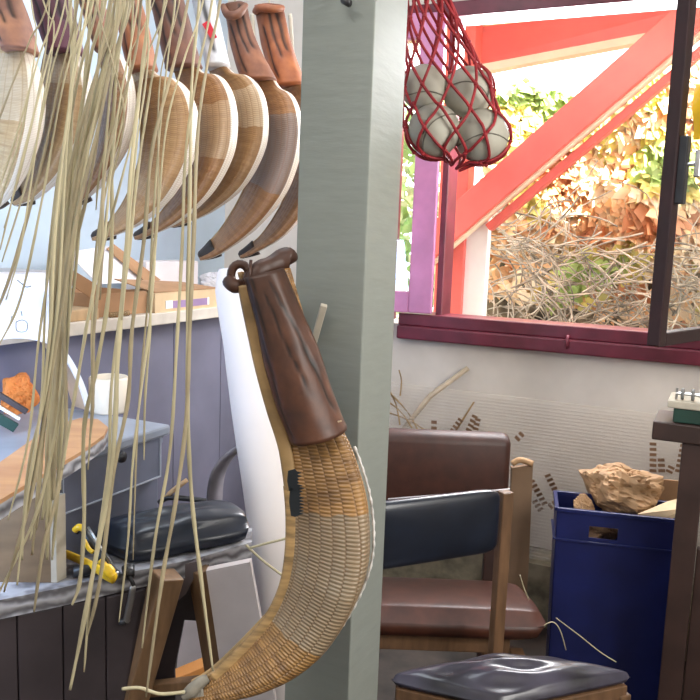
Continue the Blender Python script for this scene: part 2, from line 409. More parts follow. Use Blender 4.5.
# foliage
def leaves(name, n, fnpos, cols, size, label, cat):
    vs = []; fs = []; sh = []
    for i in range(n):
        p, c = fnpos(i)
        s = size*rnd.uniform(.6, 1.4); d = Vector((rnd.uniform(-.7, .7), rnd.uniform(-.8, .2), -1+rnd.uniform(0, .9))).normalized()
        x = d.cross(Vector((rnd.uniform(-.4, .4), -1, rnd.uniform(-.4, .6)))).normalized(); nn = x.cross(d)
        k = len(vs)
        vs += [p, p+d*s*.4+x*s*.32, p+d*s+nn*s*.1, p+d*s*.4-x*s*.32, p+d*s*.45+nn*s*.08]
        fs += [(k, k+1, k+4), (k+1, k+2, k+4), (k+2, k+3, k+4), (k+3, k, k+4)]
        kk = rnd.uniform(.7, 1.25); cc = tuple(max(0, min(1, ch*kk)) for ch in c); sh += [cc]*5
    return vs, fs, sh
HB = 2.2
def hedgepos(i):
    a = rnd.uniform(-.32, 2.9)
    lo = 1.38-.16*(a+.3); top = 2.26+.06*a+.12*noise.noise(Vector((a*3, 0, 7)))
    z = rnd.uniform(lo-.35, top) if rnd.random() < .3 else rnd.uniform(lo+.14*noise.noise(Vector((a*5, 3, 0))), top)
    bl = noise.noise(Vector((a*2.2, z*2.6, 1.0)))
    p = R(a, HB-.25*bl+rnd.uniform(-.05, .05), z)
    g = noise.noise(Vector((a*2.1+5, z*2.9, 4.0)))+(.45 if (a < .45 and z > 1.85) else 0)+(.2 if a > 1.0 and z < 1.45 else 0)
    g2 = noise.noise(Vector((a*4.1+9, z*5.9, 2.0)))
    if g > .34: c = (.40, .52, .16)
    elif g > .18: c = (.78, .68, .22)
    elif g2 > .2: c = (.60, .26, .12)
    elif g2 > -.05: c = (.86, .52, .27)
    else: c = (.92, .70, .46)
    return p, c
vs, fs, sh = leaves('', 15000, hedgepos, None, .10, '', '')
tag(fin('climbing_vine_foliage', vs, fs, M['leaf'], None, True, None, sh), 'sunlit orange, peach and green leaves hanging outside the window', 'foliage', kind='stuff')
q = MB(); q.box(R(1.35, HB+.40, .80), u*2.0, v*.06, Z*.80, .02)
tag(q.build('garden_bank', mat('shaded_bank', (.16, .115, .075), .9, .5, 7, .5)), 'brown shaded garden bank behind the dry stems', 'bank')
mbv = MB()
for i in range(1200):
    a = rnd.uniform(-.3, 3.0); z = rnd.uniform(.35, 1.42-.12*a+.1*noise.noise(Vector((a*3, 1, 0)))); b = HB-.42+rnd.uniform(-.12, .12)
    ang = rnd.gauss(0, .6)-.1; L_ = rnd.uniform(.15, .5); pts = []
    p = Vector((a, z)); cur = rnd.uniform(-3, 3)
    for k in range(7):
        pts.append(R(p.x, b+.03*math.sin(k+i), max(.0, p.y))); p = p+Vector((math.cos(ang), math.sin(ang)))*L_/6; ang += cur*.12
    mbv.tube(pts, rnd.uniform(.003, .006), 4, False)
tag(mbv.build('dry_vine_stems', M['vine'], None, True), 'tangle of pale dry stems below the leaves outside the window', 'stems', kind='stuff')
def bushpos(i):
    a = rnd.uniform(-1.9, -.45); z = rnd.uniform(.8, 2.2); return R(a, 1.9+rnd.uniform(-.2, .2), z), ((.30, .48, .14) if rnd.random() < .6 else (.62, .70, .36))
vs, fs, sh = leaves('', 3500, bushpos, None, .07, '', '')
tag(fin('shrub', vs, fs, M['leaf'], None, True, None, sh), 'bright green shrub seen through the left window sash', 'shrub', kind='stuff')
# ------------------------------------------------------------------ pillar
p0 = Vector((-.089, 1.25, 0)); PWD = .118; PD = .126
pc = p0+u*PWD/2+v*PD/2
q = MB(); q.box(pc+Z*CEIL/2, u*PWD/2, v*PD/2, Z*(CEIL/2), .002)
for k in range(20):
    zz = .3+k*.11+rnd.uniform(-.03, .03)
pil = q.build('pillar', M['pillar']); tag(pil, kind='structure')
q = MB(); c0 = p0+v*.05-u*.0025; q.box(c0+Z*1.75, u*.0022, v*.008, Z*.42)
tag(q.build('trim_1', M['redline']), kind='structure')
# peg on the pillar
a = P(313, 345, 1.225); b_ = P(324, 305, 1.20)
q = MB(); q.bar(a, b_, .005, .005, X0, .001)
tag(q.build('wooden_peg', M['peg']), 'small pale wooden stick wedged against the pillar behind the dark leather glove', 'peg')
q = MB(); q.tube([P(342, -9, 1.21), P(344, 1, 1.195), P(350, 4, 1.19)], .005, 8)
tag(q.build('iron_nail', M['black'], None, True), 'black iron nail at the top of the grey pillar', 'nail')
# ------------------------------------------------------------------ baskets
def basket(name, Lp, Rp, Y0, Y1, label, wm, wtab, yaw, gl=None, group=None, n=90, nv=28, expo=3.2, rimr=.005, rimm='canerim', tipm='tip', tipr=.010, glm=None, grooves=(), gth=.05, thick=.004, glY=None, warp=.0):
    """Lp rim outline, Rp back outline (pixels, top->tip); Y0..Y1 depth of top and tip"""
    if gl and Y0 > 1.5:
        Lp = [(Lp[0][0]+6, Lp[0][1]-14)]+Lp; Rp = [(Rp[0][0]-13, Rp[0][1]-14), (Rp[0][0]-5, Rp[0][1])]+Rp[1:]
    Ld = resamp(cr([(x, y, 0) for x, y in Lp], 20), 2000)
    Lc = [Ld[min(1999, int(round(1999*(i/(n-1)+warp*math.sin(math.pi*i/(n-1))))))] for i in range(n)]; Rc = resamp(cr([(x, y, 0) for x, y in Rp]), n)
    bf = Vector((math.sin(yaw), math.cos(yaw), 0))      # away from the viewer
    rows = []
    for i in range(n):
        t = i/(n-1); Y = Y0+(Y1-Y0)*t; hw = lerpf(wtab, t)/2
        sp = P(Rc[i].x, Rc[i].y, Y)-bf*hw; ri = P(Lc[i].x, Lc[i].y, Y)+bf*hw
        # keep rim to the left of the spine
        rows.append((sp, ri, hw))
    top = rows[0][0]
    root = empty(name, Vector((rows[n//2][0].x, rows[n//2][0].y, min(r[0].z for r in rows))), label, 'basket', group)
    vs = []; uvs = []; nr = []; fr = []
    for i, (sp, ri, hw) in enumerate(rows):
        sec = []
        for k in range(61):
            th = -math.pi/2+math.pi*k/60
            cN = 1-abs(math.cos(th))**(2/expo); cB = math.copysign(abs(math.sin(th))**(2/expo), th)
            sec.append(sp.lerp(ri, cN)+bf*(hw*cB))
        sec = resamp(sec, nv)
        nr.append(sec[0]); fr.append(sec[-1])
        vs += sec; uvs += [(i/(n-1), k/(nv-1)) for k in range(nv)]
    fs = [(i*nv+k, i*nv+k+1, (i+1)*nv+k+1, (i+1)*nv+k) for i in range(n-1) for k in range(nv-1)]
    body = fin('woven_body', vs, fs, wm, root, True, uvs)
    sm = body.modifiers.new('thickness', 'SOLIDIFY'); sm.thickness = thick; sm.offset = 0
    rm = MB(); rm.tube(nr, rimr, 8); rm.tube(fr, rimr, 8); rm.build('rim', M[rimm], root, True)
    # tip
    e = [r[0].lerp(r[1], .5) for r in rows[-7:]]
    d = (e[-1]-e[0]).normalized(); e2 = e+[e[-1]+d*.006]
    tr = [(rows[-7+i][0]-rows[-7+i][1]).length*.50+tipr*.10 for i in range(7)]
    tp = MB(); tp.tube(e2, tr+[tr[-1]*.6], 10); tp.build('tip', M[tipm], root, True)
    if gl:
        gL, gR, gY0, gY1 = gl; ng, na = 46, 64
        Lc = resamp(cr([(x, y, 0) for x, y in gL]), ng); Rc = resamp(cr([(x, y, 0) for x, y in gR]), ng)
        vs = []; sh = []
        for i in range(ng):
            t = i/(ng-1); Y = gY0+(gY1-gY0)*t; a = P(Lc[i].x, Lc[i].y, Y); b = P(Rc[i].x, Rc[i].y, Y)
            c = (a+b)/2; ex = (b-a)/2; ey = Vector((0, -1, 0))*gth*(.55+.45*t)
            for k in range(na):
                th = 2*math.pi*k/na
                pos = -math.cos(th)          # -1 left .. 1 right on the near side
                near = math.sin(th)
                dsp = 1+.05*(1-t)*math.sin(5*th+3*t+len(label))+.03*noise.noise(Vector((math.cos(th)*2, math.sin(th)*2, t*5)))
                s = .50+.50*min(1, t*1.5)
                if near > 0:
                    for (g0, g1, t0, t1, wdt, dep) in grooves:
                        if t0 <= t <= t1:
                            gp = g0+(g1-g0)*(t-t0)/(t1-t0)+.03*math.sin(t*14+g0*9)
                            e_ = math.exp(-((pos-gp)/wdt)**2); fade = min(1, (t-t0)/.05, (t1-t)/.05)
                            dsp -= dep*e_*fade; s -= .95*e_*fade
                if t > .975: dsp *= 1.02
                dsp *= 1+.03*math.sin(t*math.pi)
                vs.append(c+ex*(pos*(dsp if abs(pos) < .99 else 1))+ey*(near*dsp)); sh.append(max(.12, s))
        fs = [(i*na+k, i*na+(k+1) % na, (i+1)*na+(k+1) % na, (i+1)*na+k) for i in range(ng-1) for k in range(na)]
        fs += [tuple(range(na)), tuple((ng-1)*na+k for k in range(na))]
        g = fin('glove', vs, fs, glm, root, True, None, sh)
        root['_'] = 1; del root['_']
        return root, rows, g, vs, na, ng
    return root, rows
# the main basket on the pillar
mainw = wicker('wicker_main', (.41, .225, .075), (.14, .07, .025), None,
               [(.455, .72, (.265, .21, .14), .8), (.72, .76, (.30, .17, .06), .5), (.44, .457, (.34, .18, .06), .8)], rows=140, ribs=15, bump=.55, seed=1)
Lm = [(240, 272), (254, 325), (270, 395), (283, 460), (289, 520), (285, 575), (268, 615), (240, 648), (205, 680), (186, 690)]
Rm = [(292, 268), (312, 335), (335, 405), (358, 455), (372, 505), (372, 560), (350, 612), (316, 652), (262, 682), (205, 696), (192, 697)]
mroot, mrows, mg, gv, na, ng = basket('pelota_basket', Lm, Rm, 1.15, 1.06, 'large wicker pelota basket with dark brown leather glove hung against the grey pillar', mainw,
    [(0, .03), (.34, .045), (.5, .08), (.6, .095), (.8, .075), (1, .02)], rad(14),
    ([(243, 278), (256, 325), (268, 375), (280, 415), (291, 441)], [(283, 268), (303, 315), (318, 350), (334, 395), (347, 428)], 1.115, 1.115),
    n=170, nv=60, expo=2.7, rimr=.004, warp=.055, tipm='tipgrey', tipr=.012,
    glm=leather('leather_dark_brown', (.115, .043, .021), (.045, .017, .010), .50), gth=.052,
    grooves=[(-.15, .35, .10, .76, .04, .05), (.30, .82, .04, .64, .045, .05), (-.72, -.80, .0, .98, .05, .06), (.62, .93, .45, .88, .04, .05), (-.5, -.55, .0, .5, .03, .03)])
# flat wooden rim strip running up the left side of the glove
q = MB(); pts = [P(x, y, 1.105) for x, y in [(244, 285), (251, 320), (262, 370), (273, 410), (284, 445), (290, 478), (292, 490)]]
pts = cr(pts, 8); 
q.tube(pts, .0095, 8, True, .4); q.build('wooden_rim_strip', M['canerim'], mroot, True)
# ladder weave on the near rim, lower half: lighter binding strip
st = []
for i in range(70, 156): st.append(mrows[i][1]-Vector((math.sin(rad(14)), math.cos(rad(14)), 0))*(mrows[i][2]+.003)+(mrows[i][0]-mrows[i][1]).normalized()*.007)
q = MB(); q.tube(st, .0095, 8, True, .35); q.build('binding_strip', mat('binding_strip', (.34, .215, .09), .5, .3, 20, .2, (1, 1, 6)), mroot, True)
# black tape pieces
nrm = Vector((-math.sin(rad(14)), -math.cos(rad(14)), 0))
def tape(x, y, hw, hh, seed):
    c = P(x, y, 1.062); pts = []
    r2 = random.Random(seed)
    out = [(-hw, -hh), (-hw-1, 0), (-hw+1, hh), (0, hh+1), (hw, hh-1)]
    yy = hh-2
    while yy > -hh: out += [(hw+r2.uniform(1, 5), yy), (hw-1, yy-1.6)]; yy -= 3.2
    out.append((hw-3, -hh-2))
    return [P(x+a, y+b, 1.060) for a, b in out]
q = MB(); q.prism(tape(293, 481, 5, 10, 2), Vector((0, .0015, 0))); q.prism(tape(295, 502, 5, 14, 5), Vector((0, .0015, 0)))
q.build('black_tape', M['bandblack'], mroot)
# stitching along hem of the glove
q = MB()
for k in range(7):
    t = (k+.5)/7; a = P(295+t*46, 434-t*13, 1.083); q.bar(a, P(295+t*46+4, 434-t*13-1.2, 1.083), .0009, .0006, Z, 0)
q.build('stitching', M['stitch'], mroot)
# leather straps on top: ring and knot lobes
gm = mg.data.materials[0]
q = MB(); ring = [P(240+9*math.cos(a), 275+11*math.sin(a), 1.12) for a in [2*math.pi*i/18 for i in range(19)]]
q.tube(ring, .0062, 8, False)
q.tube(cr([P(228, 280, 1.12), P(234, 286, 1.11), P(242, 286, 1.12), P(250, 288, 1.12)], 5), [.004]+[.010]*14+[.006], 10)
lob = q
def lump(mbx, pts, rs, seed=0):
    pp = cr(pts, 7); n_ = len(pp); rr = []
    for i in range(n_):
        t = i/(n_-1)*(len(rs)-1); k = min(int(t), len(rs)-2); rr.append((rs[k]+(rs[k+1]-rs[k])*(t-k))*(1+.12*noise.noise(pp[i]*60)))
    mbx.tube(pp, rr, 14, True)
lump(q, [P(249, 296, 1.12), P(252, 283, 1.12), P(258, 272, 1.12), P(268, 267, 1.13), P(280, 262, 1.145), P(288, 260, 1.15), P(291, 264, 1.15)], [.012, .015, .014, .013, .018, .018, .007])
q.tube([P(251, 260, 1.11), P(249, 285, 1.10)], .0025, 6)
n0 = len(q.v)
ks = fin('leather_strap', q.v, q.f, gm, mroot, True, None, [.62]*len(q.v))
# grey cloth wrapping and stick at the tip
q = MB(); lump(q, [P(208, 678, 1.06), P(200, 683, 1.055), P(190, 692, 1.05), P(182, 698, 1.045)], [.006, .009, .009, .006]); q.build('tip_wrap', M['tipgrey'], mroot, True)
# white cane edging down the back
bk = [mrows[i][0]+Vector((math.sin(rad(14)), math.cos(rad(14)), 0))*mrows[i][2]*.80+(mrows[i][0]-mrows[i][1]).normalized()*.0015 for i in range(58, 138)]
q = MB(); q.tube(bk, [.0020+.0007*math.sin(i*1.9) for i in range(len(bk))], 8); q.build('worn_edge_cord', mat('worn_edge', (.62, .60, .57), .5, .35, 60, .4), mroot, True)

# hanging row behind
def shift(pts, dx, dy): return [(x+dx, y+dy) for x, y in pts]
pale = (.80, .74, .64)  # raw-cane back band, with the window light on it put into the colour
specs = [
 # name outline L, outline R, Y, label, colours, glove L, glove R, glove colour
 ('A', [(0, 45), (-28, 90), (-32, 130), (-20, 170), (-12, 205)], [(34, 45), (40, 62), (50, 85), (53, 115), (46, 150), (26, 185), (4, 206), (-8, 210)], 1.72,
  'pale wicker pelota basket cut by the left edge, foremost in the hanging row', (.54, .42, .25), (.32, .21, .10), [( .15, .5, (.60, .55, .45), .5)],
  [(-25, -20), (-12, 15), (5, 52)], [(15, -20), (27, 15), (37, 52)], leather('leather_tan_purple', (.42, .20, .11), (.20, .09, .07)), .10),
 ('B', [(47, 48), (40, 85), (36, 130), (30, 165), (18, 190), (12, 198)], [(80, 48), (84, 58), (96, 78), (101, 108), (93, 145), (72, 174), (42, 198), (18, 205)], 1.80,
  'wicker pelota basket with plum purple glove behind the thickest bundle of canes', (.48, .32, .15), (.30, .17, .075), [(.0, .3, (.62, .52, .36), .5)],
  [(26, -20), (36, 15), (48, 55)], [(62, -20), (74, 15), (83, 53)], leather('leather_plum', (.15, .045, .075), (.07, .02, .035)), .10),
 ('C', [(100, 48), (104, 85), (100, 125), (92, 160), (80, 190), (72, 200)], [(114, 46), (124, 56), (136, 78), (140, 105), (136, 138), (120, 168), (98, 192), (76, 206)], 1.88,
  'narrow reddish-brown wicker pelota basket turned edge-on, third from the left in the hanging row', (.38, .20, .085), (.20, .095, .04), [],
  [(70, -20), (84, 15), (97, 53)], [(96, -20), (107, 15), (116, 51)], leather('leather_reddish', (.36, .16, .08), (.17, .07, .045)), .10),
 ('D', [(130, 66), (139, 105), (141, 150), (130, 190), (112, 220), (94, 233)], [(156, 64), (163, 78), (184, 84), (198, 100), (204, 125), (200, 158), (180, 194), (148, 222), (112, 237), (95, 240)], 1.95,
  'honey-coloured wicker pelota basket under an orange-tan glove, fourth from left in row', (.50, .30, .13), (.32, .17, .07), [(.0, .16, (.66, .54, .36), .8), (.62, .7, (.50, .36, .2), .4)],
  [(108, -20), (118, 20), (128, 72)], [(134, -20), (147, 22), (157, 69)], leather('leather_orange_tan', (.46, .19, .085), (.26, .09, .045)), .10),
 ('E', [(175, 66), (184, 105), (188, 150), (178, 188), (155, 220), (136, 233)], [(202, 62), (208, 76), (226, 80), (238, 98), (242, 125), (237, 158), (216, 194), (182, 222), (150, 236), (137, 239)], 2.02,
  'mottled brown wicker pelota basket under a dark brown-to-tan glove, left of the white cloth glove', (.42, .225, .09), (.25, .115, .045), [(.3, .52, (.58, .42, .26), .6)],
  [(142, -20), (155, 20), (166, 70)], [(178, -20), (190, 25), (202, 67)], leather('leather_dark_to_tan', (.20, .085, .05), (.10, .045, .035)), .10),
 ('F', [(210, 66), (220, 105), (224, 140), (214, 175), (194, 205), (172, 220)], [(230, 62), (238, 76), (254, 80), (267, 96), (272, 122), (268, 152), (249, 186), (218, 210), (188, 223), (172, 227)], 2.10,
  'wicker pelota basket with a white cloth glove bearing a red patch', (.45, .26, .115), (.29, .155, .065), [(.25, .42, (.62, .48, .32), .7)],
  [(188, -20), (196, 20), (206, 69)], [(211, -20), (220, 25), (230, 66)], None, .09),
 ('G', [(250, 80), (256, 115), (256, 150), (244, 190), (222, 228), (200, 252)], [(279, 76), (283, 90), (296, 98), (304, 116), (306, 140), (300, 170), (286, 200), (257, 231), (222, 254), (202, 260)], 2.17,
  'wicker pelota basket with a greyish worn middle band under a brown folded glove', (.42, .215, .09), (.26, .12, .05), [(.26, .58, (.27, .20, .165), 1.0)],
  [(224, 6), (231, 45), (241, 82)], [(246, 3), (256, 40), (277, 80)], leather('leather_brown_worn', (.30, .12, .06), (.16, .06, .035)), .11),
 ('H', [(285, 88), (292, 120), (296, 160), (284, 200), (262, 235), (240, 252)], [(306, 84), (322, 100), (333, 130), (331, 170), (314, 205), (288, 235), (258, 252), (242, 258)], 2.24,
  'reddish wicker pelota basket mostly hidden behind the grey pillar at the right end', (.42, .225, .10), (.25, .12, .05), [],
  [(255, 6), (262, 45), (273, 88)], [(283, 6), (292, 45), (306, 84)], leather('leather_bright_orange', (.44, .145, .05), (.24, .07, .03)), .11)]
mwhite = leather('cloth_white', (.78, .78, .80), (.55, .56, .60), .8)
gro = [(-.1, .1, .1, .70, .09, .10), (.45, .62, .02, .62, .10, .10), (-.6, -.5, .25, .95, .08, .07)]
railp = []
for i, (k, Lp, Rp, Y, lab, c, dk, bands, gL, gR, gm_, wd) in enumerate(specs):
    Y = 1.60+.105*i
    wm = wicker('wicker_'+k, c, dk, pale, bands, rows=130, ribs=18, bump=.35, lit_back=.085, seed=i+2)
    r_, rows, g_, _, _, _ = basket('pelota_basket', Lp, Rp, Y, Y+.02, lab, wm, [(0, .03), (.12, .05), (.28, wd*.85), (.6, wd), (.85, wd*.6), (1, .015)], rad(15),
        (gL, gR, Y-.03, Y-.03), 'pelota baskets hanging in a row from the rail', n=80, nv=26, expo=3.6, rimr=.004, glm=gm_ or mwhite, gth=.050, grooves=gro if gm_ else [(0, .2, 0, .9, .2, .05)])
    if k == 'F':
        q = MB(); q.prism([P(202, 24, Y-.078), P(209, 20, Y-.078), P(217, 37, Y-.083), P(211, 39, Y-.083)], Vector((0, .006, 0)))
        q.build('red_patch', mat('red_patch', (.62, .01, .03), .6, .1, 10), r_)
    if k in 'GH':     # folded leather strap on top
        q = MB(); x0 = gL[0][0]; lump(q, [P(x0-1, 6, Y-.05), P(x0+4, 15, Y-.075), P(x0+14, 14, Y-.08), P(x0+22, 5, Y-.05)] if k == 'G' else [P(x0, 12, Y-.05), P(x0+5, 8, Y-.07), P(x0+18, 9, Y-.075), P(x0+28, 8, Y-.05)], [.008, .011, .011, .007])
        fin('leather_strap', q.v, q.f, gm_, r_, True, None, [.7]*len(q.v))
        pk = P(x0+27, 14, Y+.0); q = MB(); xx = 252 if k == 'G' else 290
        q.tube(cr([P(xx, 14, Y+.03), P(xx+1, 30, Y+.03), P(xx+3, 52, Y+.03)], 5), [.006]*4+[.0055]*4+[.004]*3, 8, True, .6); 
        tag(q.build('white_cord', M['peg'], r_, True))
    # hanger loop up to the rail
    mid = P((gL[0][0]+gR[0][0])/2, gL[0][1], Y); railp.append((mid, r_))
RZ = 2.07
dr_ = (railp[-1][0]-railp[0][0]); dr_.z = 0; ra = railp[0][0]-dr_*.2; ra.z = RZ 
rb_ = railp[-1][0]+dr_*.15; rb_.z = RZ
for mid, r_ in railp:
    t = (mid.x-ra.x)/(rb_.x-ra.x); rp = ra.lerp(rb_, t)
    q = MB(); q.tube(cr([mid-Z*.01, mid.lerp(rp, .6), rp], 5), .0022, 6); q.build('hanging_cord', M['cane_d'], r_, True)
q = MB(); q.tube([ra, rb_], .011, 12)
hr = tag(q.build('hanging_rail', M['rope'], None, True), 'grey rail along which the row of pelota baskets hangs', 'rail')
for t in (.08, .92):
    p_ = ra.lerp(rb_, t); q = MB(); q.tube([p_, Vector((p_.x, p_.y, CEIL))], .004, 8); q.build('suspension_rod', M['rope'], hr, True)
# ------------------------------------------------------------------ shelf and what is on it
SZ = 1.06; SA0, SA1 = -.795, -.40
q = MB(); wb(q, SA0, SA1, -2.3, -.01, SZ-.035, SZ, .003)
tag(q.build('shelf_board', mat('pale_shelf_wood', (.66, .60, .52), .6, .12, 10, .1)), 'long pale wooden shelf on top of the lavender boarding', 'shelf')
def SP(px, py, z=SZ): return PZ(px, py, z)
def along(p):   # room coords of a point
    d = p-O; return d.dot(u), d.dot(v)
# open cardboard box, built in room axes just behind the shelf edge
def shelfpt(px, a=-.43):
    p = PA(px, 300, a); return along(p)[1]
b0, b1 = shelfpt(97), shelfpt(146)
cbx = empty('cardboard_box', R(-.52, (b0+b1)/2, SZ), 'open brown cardboard box with pale raised flaps on the shelf', 'box')
q = MB()
for (a0, a1, c0_, c1_) in ((-.432, -.428, b0, b1), (-.612, -.608, b0, b1), (-.61, -.43, b0, b0+.004), (-.61, -.43, b1-.004, b1)): wb(q, a0, a1, c0_, c1_, SZ+.001, SZ+.065, 0)
wb(q, -.61, -.43, b0, b1, SZ+.001, SZ+.004, 0); q.build('box_body', M['cardboard'], cbx)
q = MB(); q.prism([PA(97, 284, -.59), PA(150, 282, -.59), PA(110, 246, -.70), PA(66, 252, -.70)], u*.004); q.build('flap', M['cardboard_w'], cbx)  # brown card flap coloured whitish to stand for the light falling on it
q = MB(); q.prism([PA(106, 249, -.685), PA(113, 244, -.685), PA(160, 280, -.575), PA(146, 283, -.575)], u*.004); q.build('flap', M['cardboard'], cbx)
q = MB(); q.prism([PA(98, 286, -.435), PA(98, 303, -.435), PA(72, 286, -.47), PA(72, 270, -.47)], u*.004); q.build('flap', M['cardboard'], cbx)
# pale shallow box with label
b2, b3 = shelfpt(149), shelfpt(213)
pbx = empty('shallow_box', R(-.46, (b2+b3)/2, SZ), 'pale shallow cardboard box with a purple label at the right end of the shelf', 'box')
q = MB()
wb(q, -.412, -.408, b2, b3, SZ, SZ+.058, 0); wb(q, -.56, -.556, b2, b3, SZ, SZ+.058, 0); wb(q, -.56, -.41, b2, b2+.004, SZ, SZ+.058, 0); wb(q, -.56, -.41, b3-.004, b3, SZ, SZ+.058, 0); wb(q, -.56, -.41, b2, b3, SZ, SZ+.004, 0)
q.build('box_body', M['cardboard_l'], pbx)
q = MB(); wb(q, -.4085, -.4065, b2+(b3-b2)*.25, b2+(b3-b2)*.80, SZ+.010, SZ+.032, 0); q.build('label', M['labelmat'], pbx)
q = MB(); wb(q, -.4085, -.4062, b2+(b3-b2)*.15, b2+(b3-b2)*.25, SZ+.010, SZ+.034, 0); q.build('label_border', M['white'], pbx); q = MB(); wb(q, -.4085, -.4062, b2+(b3-b2)*.80, b2+(b3-b2)*.83, SZ+.010, SZ+.034, 0); q.build('label_border', M['white'], pbx)
q = MB(); q.prism([R(-.41, b2, SZ+.059), R(-.41, b3, SZ+.059), R(-.56, b3, SZ+.07), R(-.56, b2, SZ+.09)], Z*.003); q.build('lid', M['cardboard'], pbx)
# white carton behind
b4, b5 = shelfpt(165, -.66), shelfpt(198, -.66)
q = MB(); wb(q, -.76, -.66, b4-.1, b5, SZ, SZ+.135, .003)
tag(q.build('white_carton', M['cardboard_w']), 'white carton standing at the back of the shelf behind the shallow box', 'box')
# grey carton left
b6, b7 = shelfpt(6, -.62), shelfpt(62, -.62)
q = MB(); wb(q, -.75, -.60, b6-.05, b7-.06, SZ, SZ+.12, .003)
tag(q.build('grey_carton', mat('grey_card', (.42, .42, .45), .8, .06, 10)), 'grey cardboard carton at the left of the shelf behind the hanging canes', 'box')
# coil of rope in front of box
q = MB()
for k in range(9): q.lathe(R(-.412, b0+.03+k*.009, SZ+.008), [(.006, -.003), (.008, 0), (.006, .003)], 10, v)
tag(q.build('cord_coil', M['canerim'], None, True), 'small coil of brown cord beside the open cardboard box', 'cord')
q = MB(); wb(q, -.50, -.41, shelfpt(62), shelfpt(96)-.01, SZ, SZ+.03, .003)
tag(q.build('wooden_block', M['oak']), 'flat wooden block on the shelf left of the open cardboard box', 'wood')
# white crumpled paper at the far end of the shelf
def crumple(c, r, sc, seed, name, m, label, cat, npl=22, smooth=False, **kw):
    r2 = random.Random(seed); pl = []
    for _ in range(npl):
        d = Vector((r2.gauss(0, 1), r2.gauss(0, 1), r2.gauss(0, 1))).normalized(); pl.append((d, r2.uniform(.72, 1.0)))
    off = Vector((seed*3.3, seed, -seed)); q = MB()
    def fn(d):
        k = min((h/d.dot(n_) for n_, h in pl if d.dot(n_) > .2), default=1.0)
        f = noise.noise(d*2.3+off); g = abs(noise.noise(d*4.1+off*1.7))
        return min(k, 1.25)*(1+.16*f)-.9*max(0, .13-g)
    q.sphere(c, r, sc, 56, 36, fn); o = q.build(name, m, None, smooth); tag(o, label, cat, **kw); return o
pp = PA(222, 262, -.62); pp.z = SZ+.05
crumple(pp, .06, (1.3, 1.2, .9), 3, 'crumpled_paper', M['paper'], 'crumpled white paper at the far end of the shelf', 'paper')
# ------------------------------------------------------------------ drawing sheet and bentwood hoop (left)
q = []; 
vs = []; fs = []
gw, gh = 16, 14
for i in range(gw+1):
    for j in range(gh+1):
        x = -30+88*i/gw; yb = 345-0.009*(x-20)**2*0+ (0 if x < 30 else 0)
        top_y = 272; bot = 338+ (abs(x-18)/48)**2*14
        y = top_y+(bot-top_y)*j/gh
        vs.append(P(x, y, 1.74-.02*math.sin(j*.5)+.012*math.sin(i*.9)))
for i in range(gw):
    for j in range(gh): fs.append((i*(gh+1)+j, (i+1)*(gh+1)+j, (i+1)*(gh+1)+j+1, i*(gh+1)+j+1))
sheet = empty('paper_bag', P(20, 335, 1.74), 'white paper bag with faint dark scribbles hanging at the far left below the shelf line', 'bag')
fin('bag_sheet', vs, fs, M['paper'], sheet, True).modifiers.new('thickness', 'SOLIDIFY').thickness = .002
q = MB()
for pts in ([(17, 280), (22, 284), (26, 287), (31, 286)], [(16, 322), (22, 320), (27, 323), (26, 331), (17, 331), (16, 322)], [(10, 325), (12, 316)], [(22, 316), (21, 311)]):
    q = MB(); q.tube(cr([P(x, y, 1.705) for x, y in pts], 4), .0016, 5); q.build('scribble', M['rope'], sheet, True)
# bentwood hoop: flat band standing on the cabinet
def bandstrip(name, pts, w, t, m, wdir, **kw):
    """pts world polyline, w half width along wdir, t half thickness"""
    vs = []; n_ = len(pts)
    for i, p in enumerate(pts):
        tg = (pts[min(i+1, n_-1)]-pts[max(0, i-1)]).normalized(); nn = tg.cross(wdir).normalized()
        vs += [p+wdir*w+nn*t, p-wdir*w+nn*t, p-wdir*w-nn*t, p+wdir*w-nn*t]
    fs = [(i*4+j, i*4+(j+1) % 4, (i+1)*4+(j+1) % 4, (i+1)*4+j) for i in range(n_-1) for j in range(4)]+[(0, 1, 2, 3), tuple((n_-1)*4+j for j in range(4))]
    return vs, fs
CZ = .86      # cabinet top
hoop = empty('bentwood_hoop', PZ(60, 420, CZ), 'arched bentwood hoop with pale edge standing on the blue-grey cabinet', 'hoop')
pts = cr([P(x, y, Y) for x, y, Y in [(-30, 352, 1.70), (0, 337, 1.73), (22, 330, 1.76), (45, 335, 1.79), (65, 355, 1.82), (80, 382, 1.84), (89, 410, 1.86)]], 8)
wd_ = (Vector((-.75, .66, 0))).normalized()
vs, fs = bandstrip('', [p+wd_*.035 for p in pts], .035, .003, None, wd_)
fin('hoop_band', vs, fs, mat('hoop_inner', (.52, .38, .26), .5, .15, 12, .1), hoop, False)
vs, fs = bandstrip('', pts, .004, .006, None, wd_); fin('hoop_edge', vs, fs, M['white'], hoop, False)
# ------------------------------------------------------------------ blue-grey cabinet
CA = -.05      # provisional front plane a from pixel (165, 428) at z = CZ
pf = PZ(169, 424, CZ); CA, cb1 = along(pf); cb0 = along(PA(-45, 440, CA))[1]
cab = empty('cabinet', R(-.3, cb1-.5, 0), 'blue-grey painted cabinet with a drawer below the shelf', 'cabinet')
q = MB(); wb(q, -.450, CA-.014, cb0, cb1-.02, 0, CZ-.04, .004); q.build('cabinet_body', M['cabinet'], cab)
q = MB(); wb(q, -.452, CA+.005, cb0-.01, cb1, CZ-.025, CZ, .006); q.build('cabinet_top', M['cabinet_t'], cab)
q = MB(); wb(q, -.445, CA-.006, cb0, cb1-.01, CZ-.045, CZ-.025, .006); q.build('moulding', M['cabinet'], cab)
def cbp(px): return along(PA(px, 450, CA))[1]
dr = MB(); d0, d1_ = cbp(62), cbp(161)
zt = PA(150, 437, CA).z; zb = PA(150, 481, CA).z
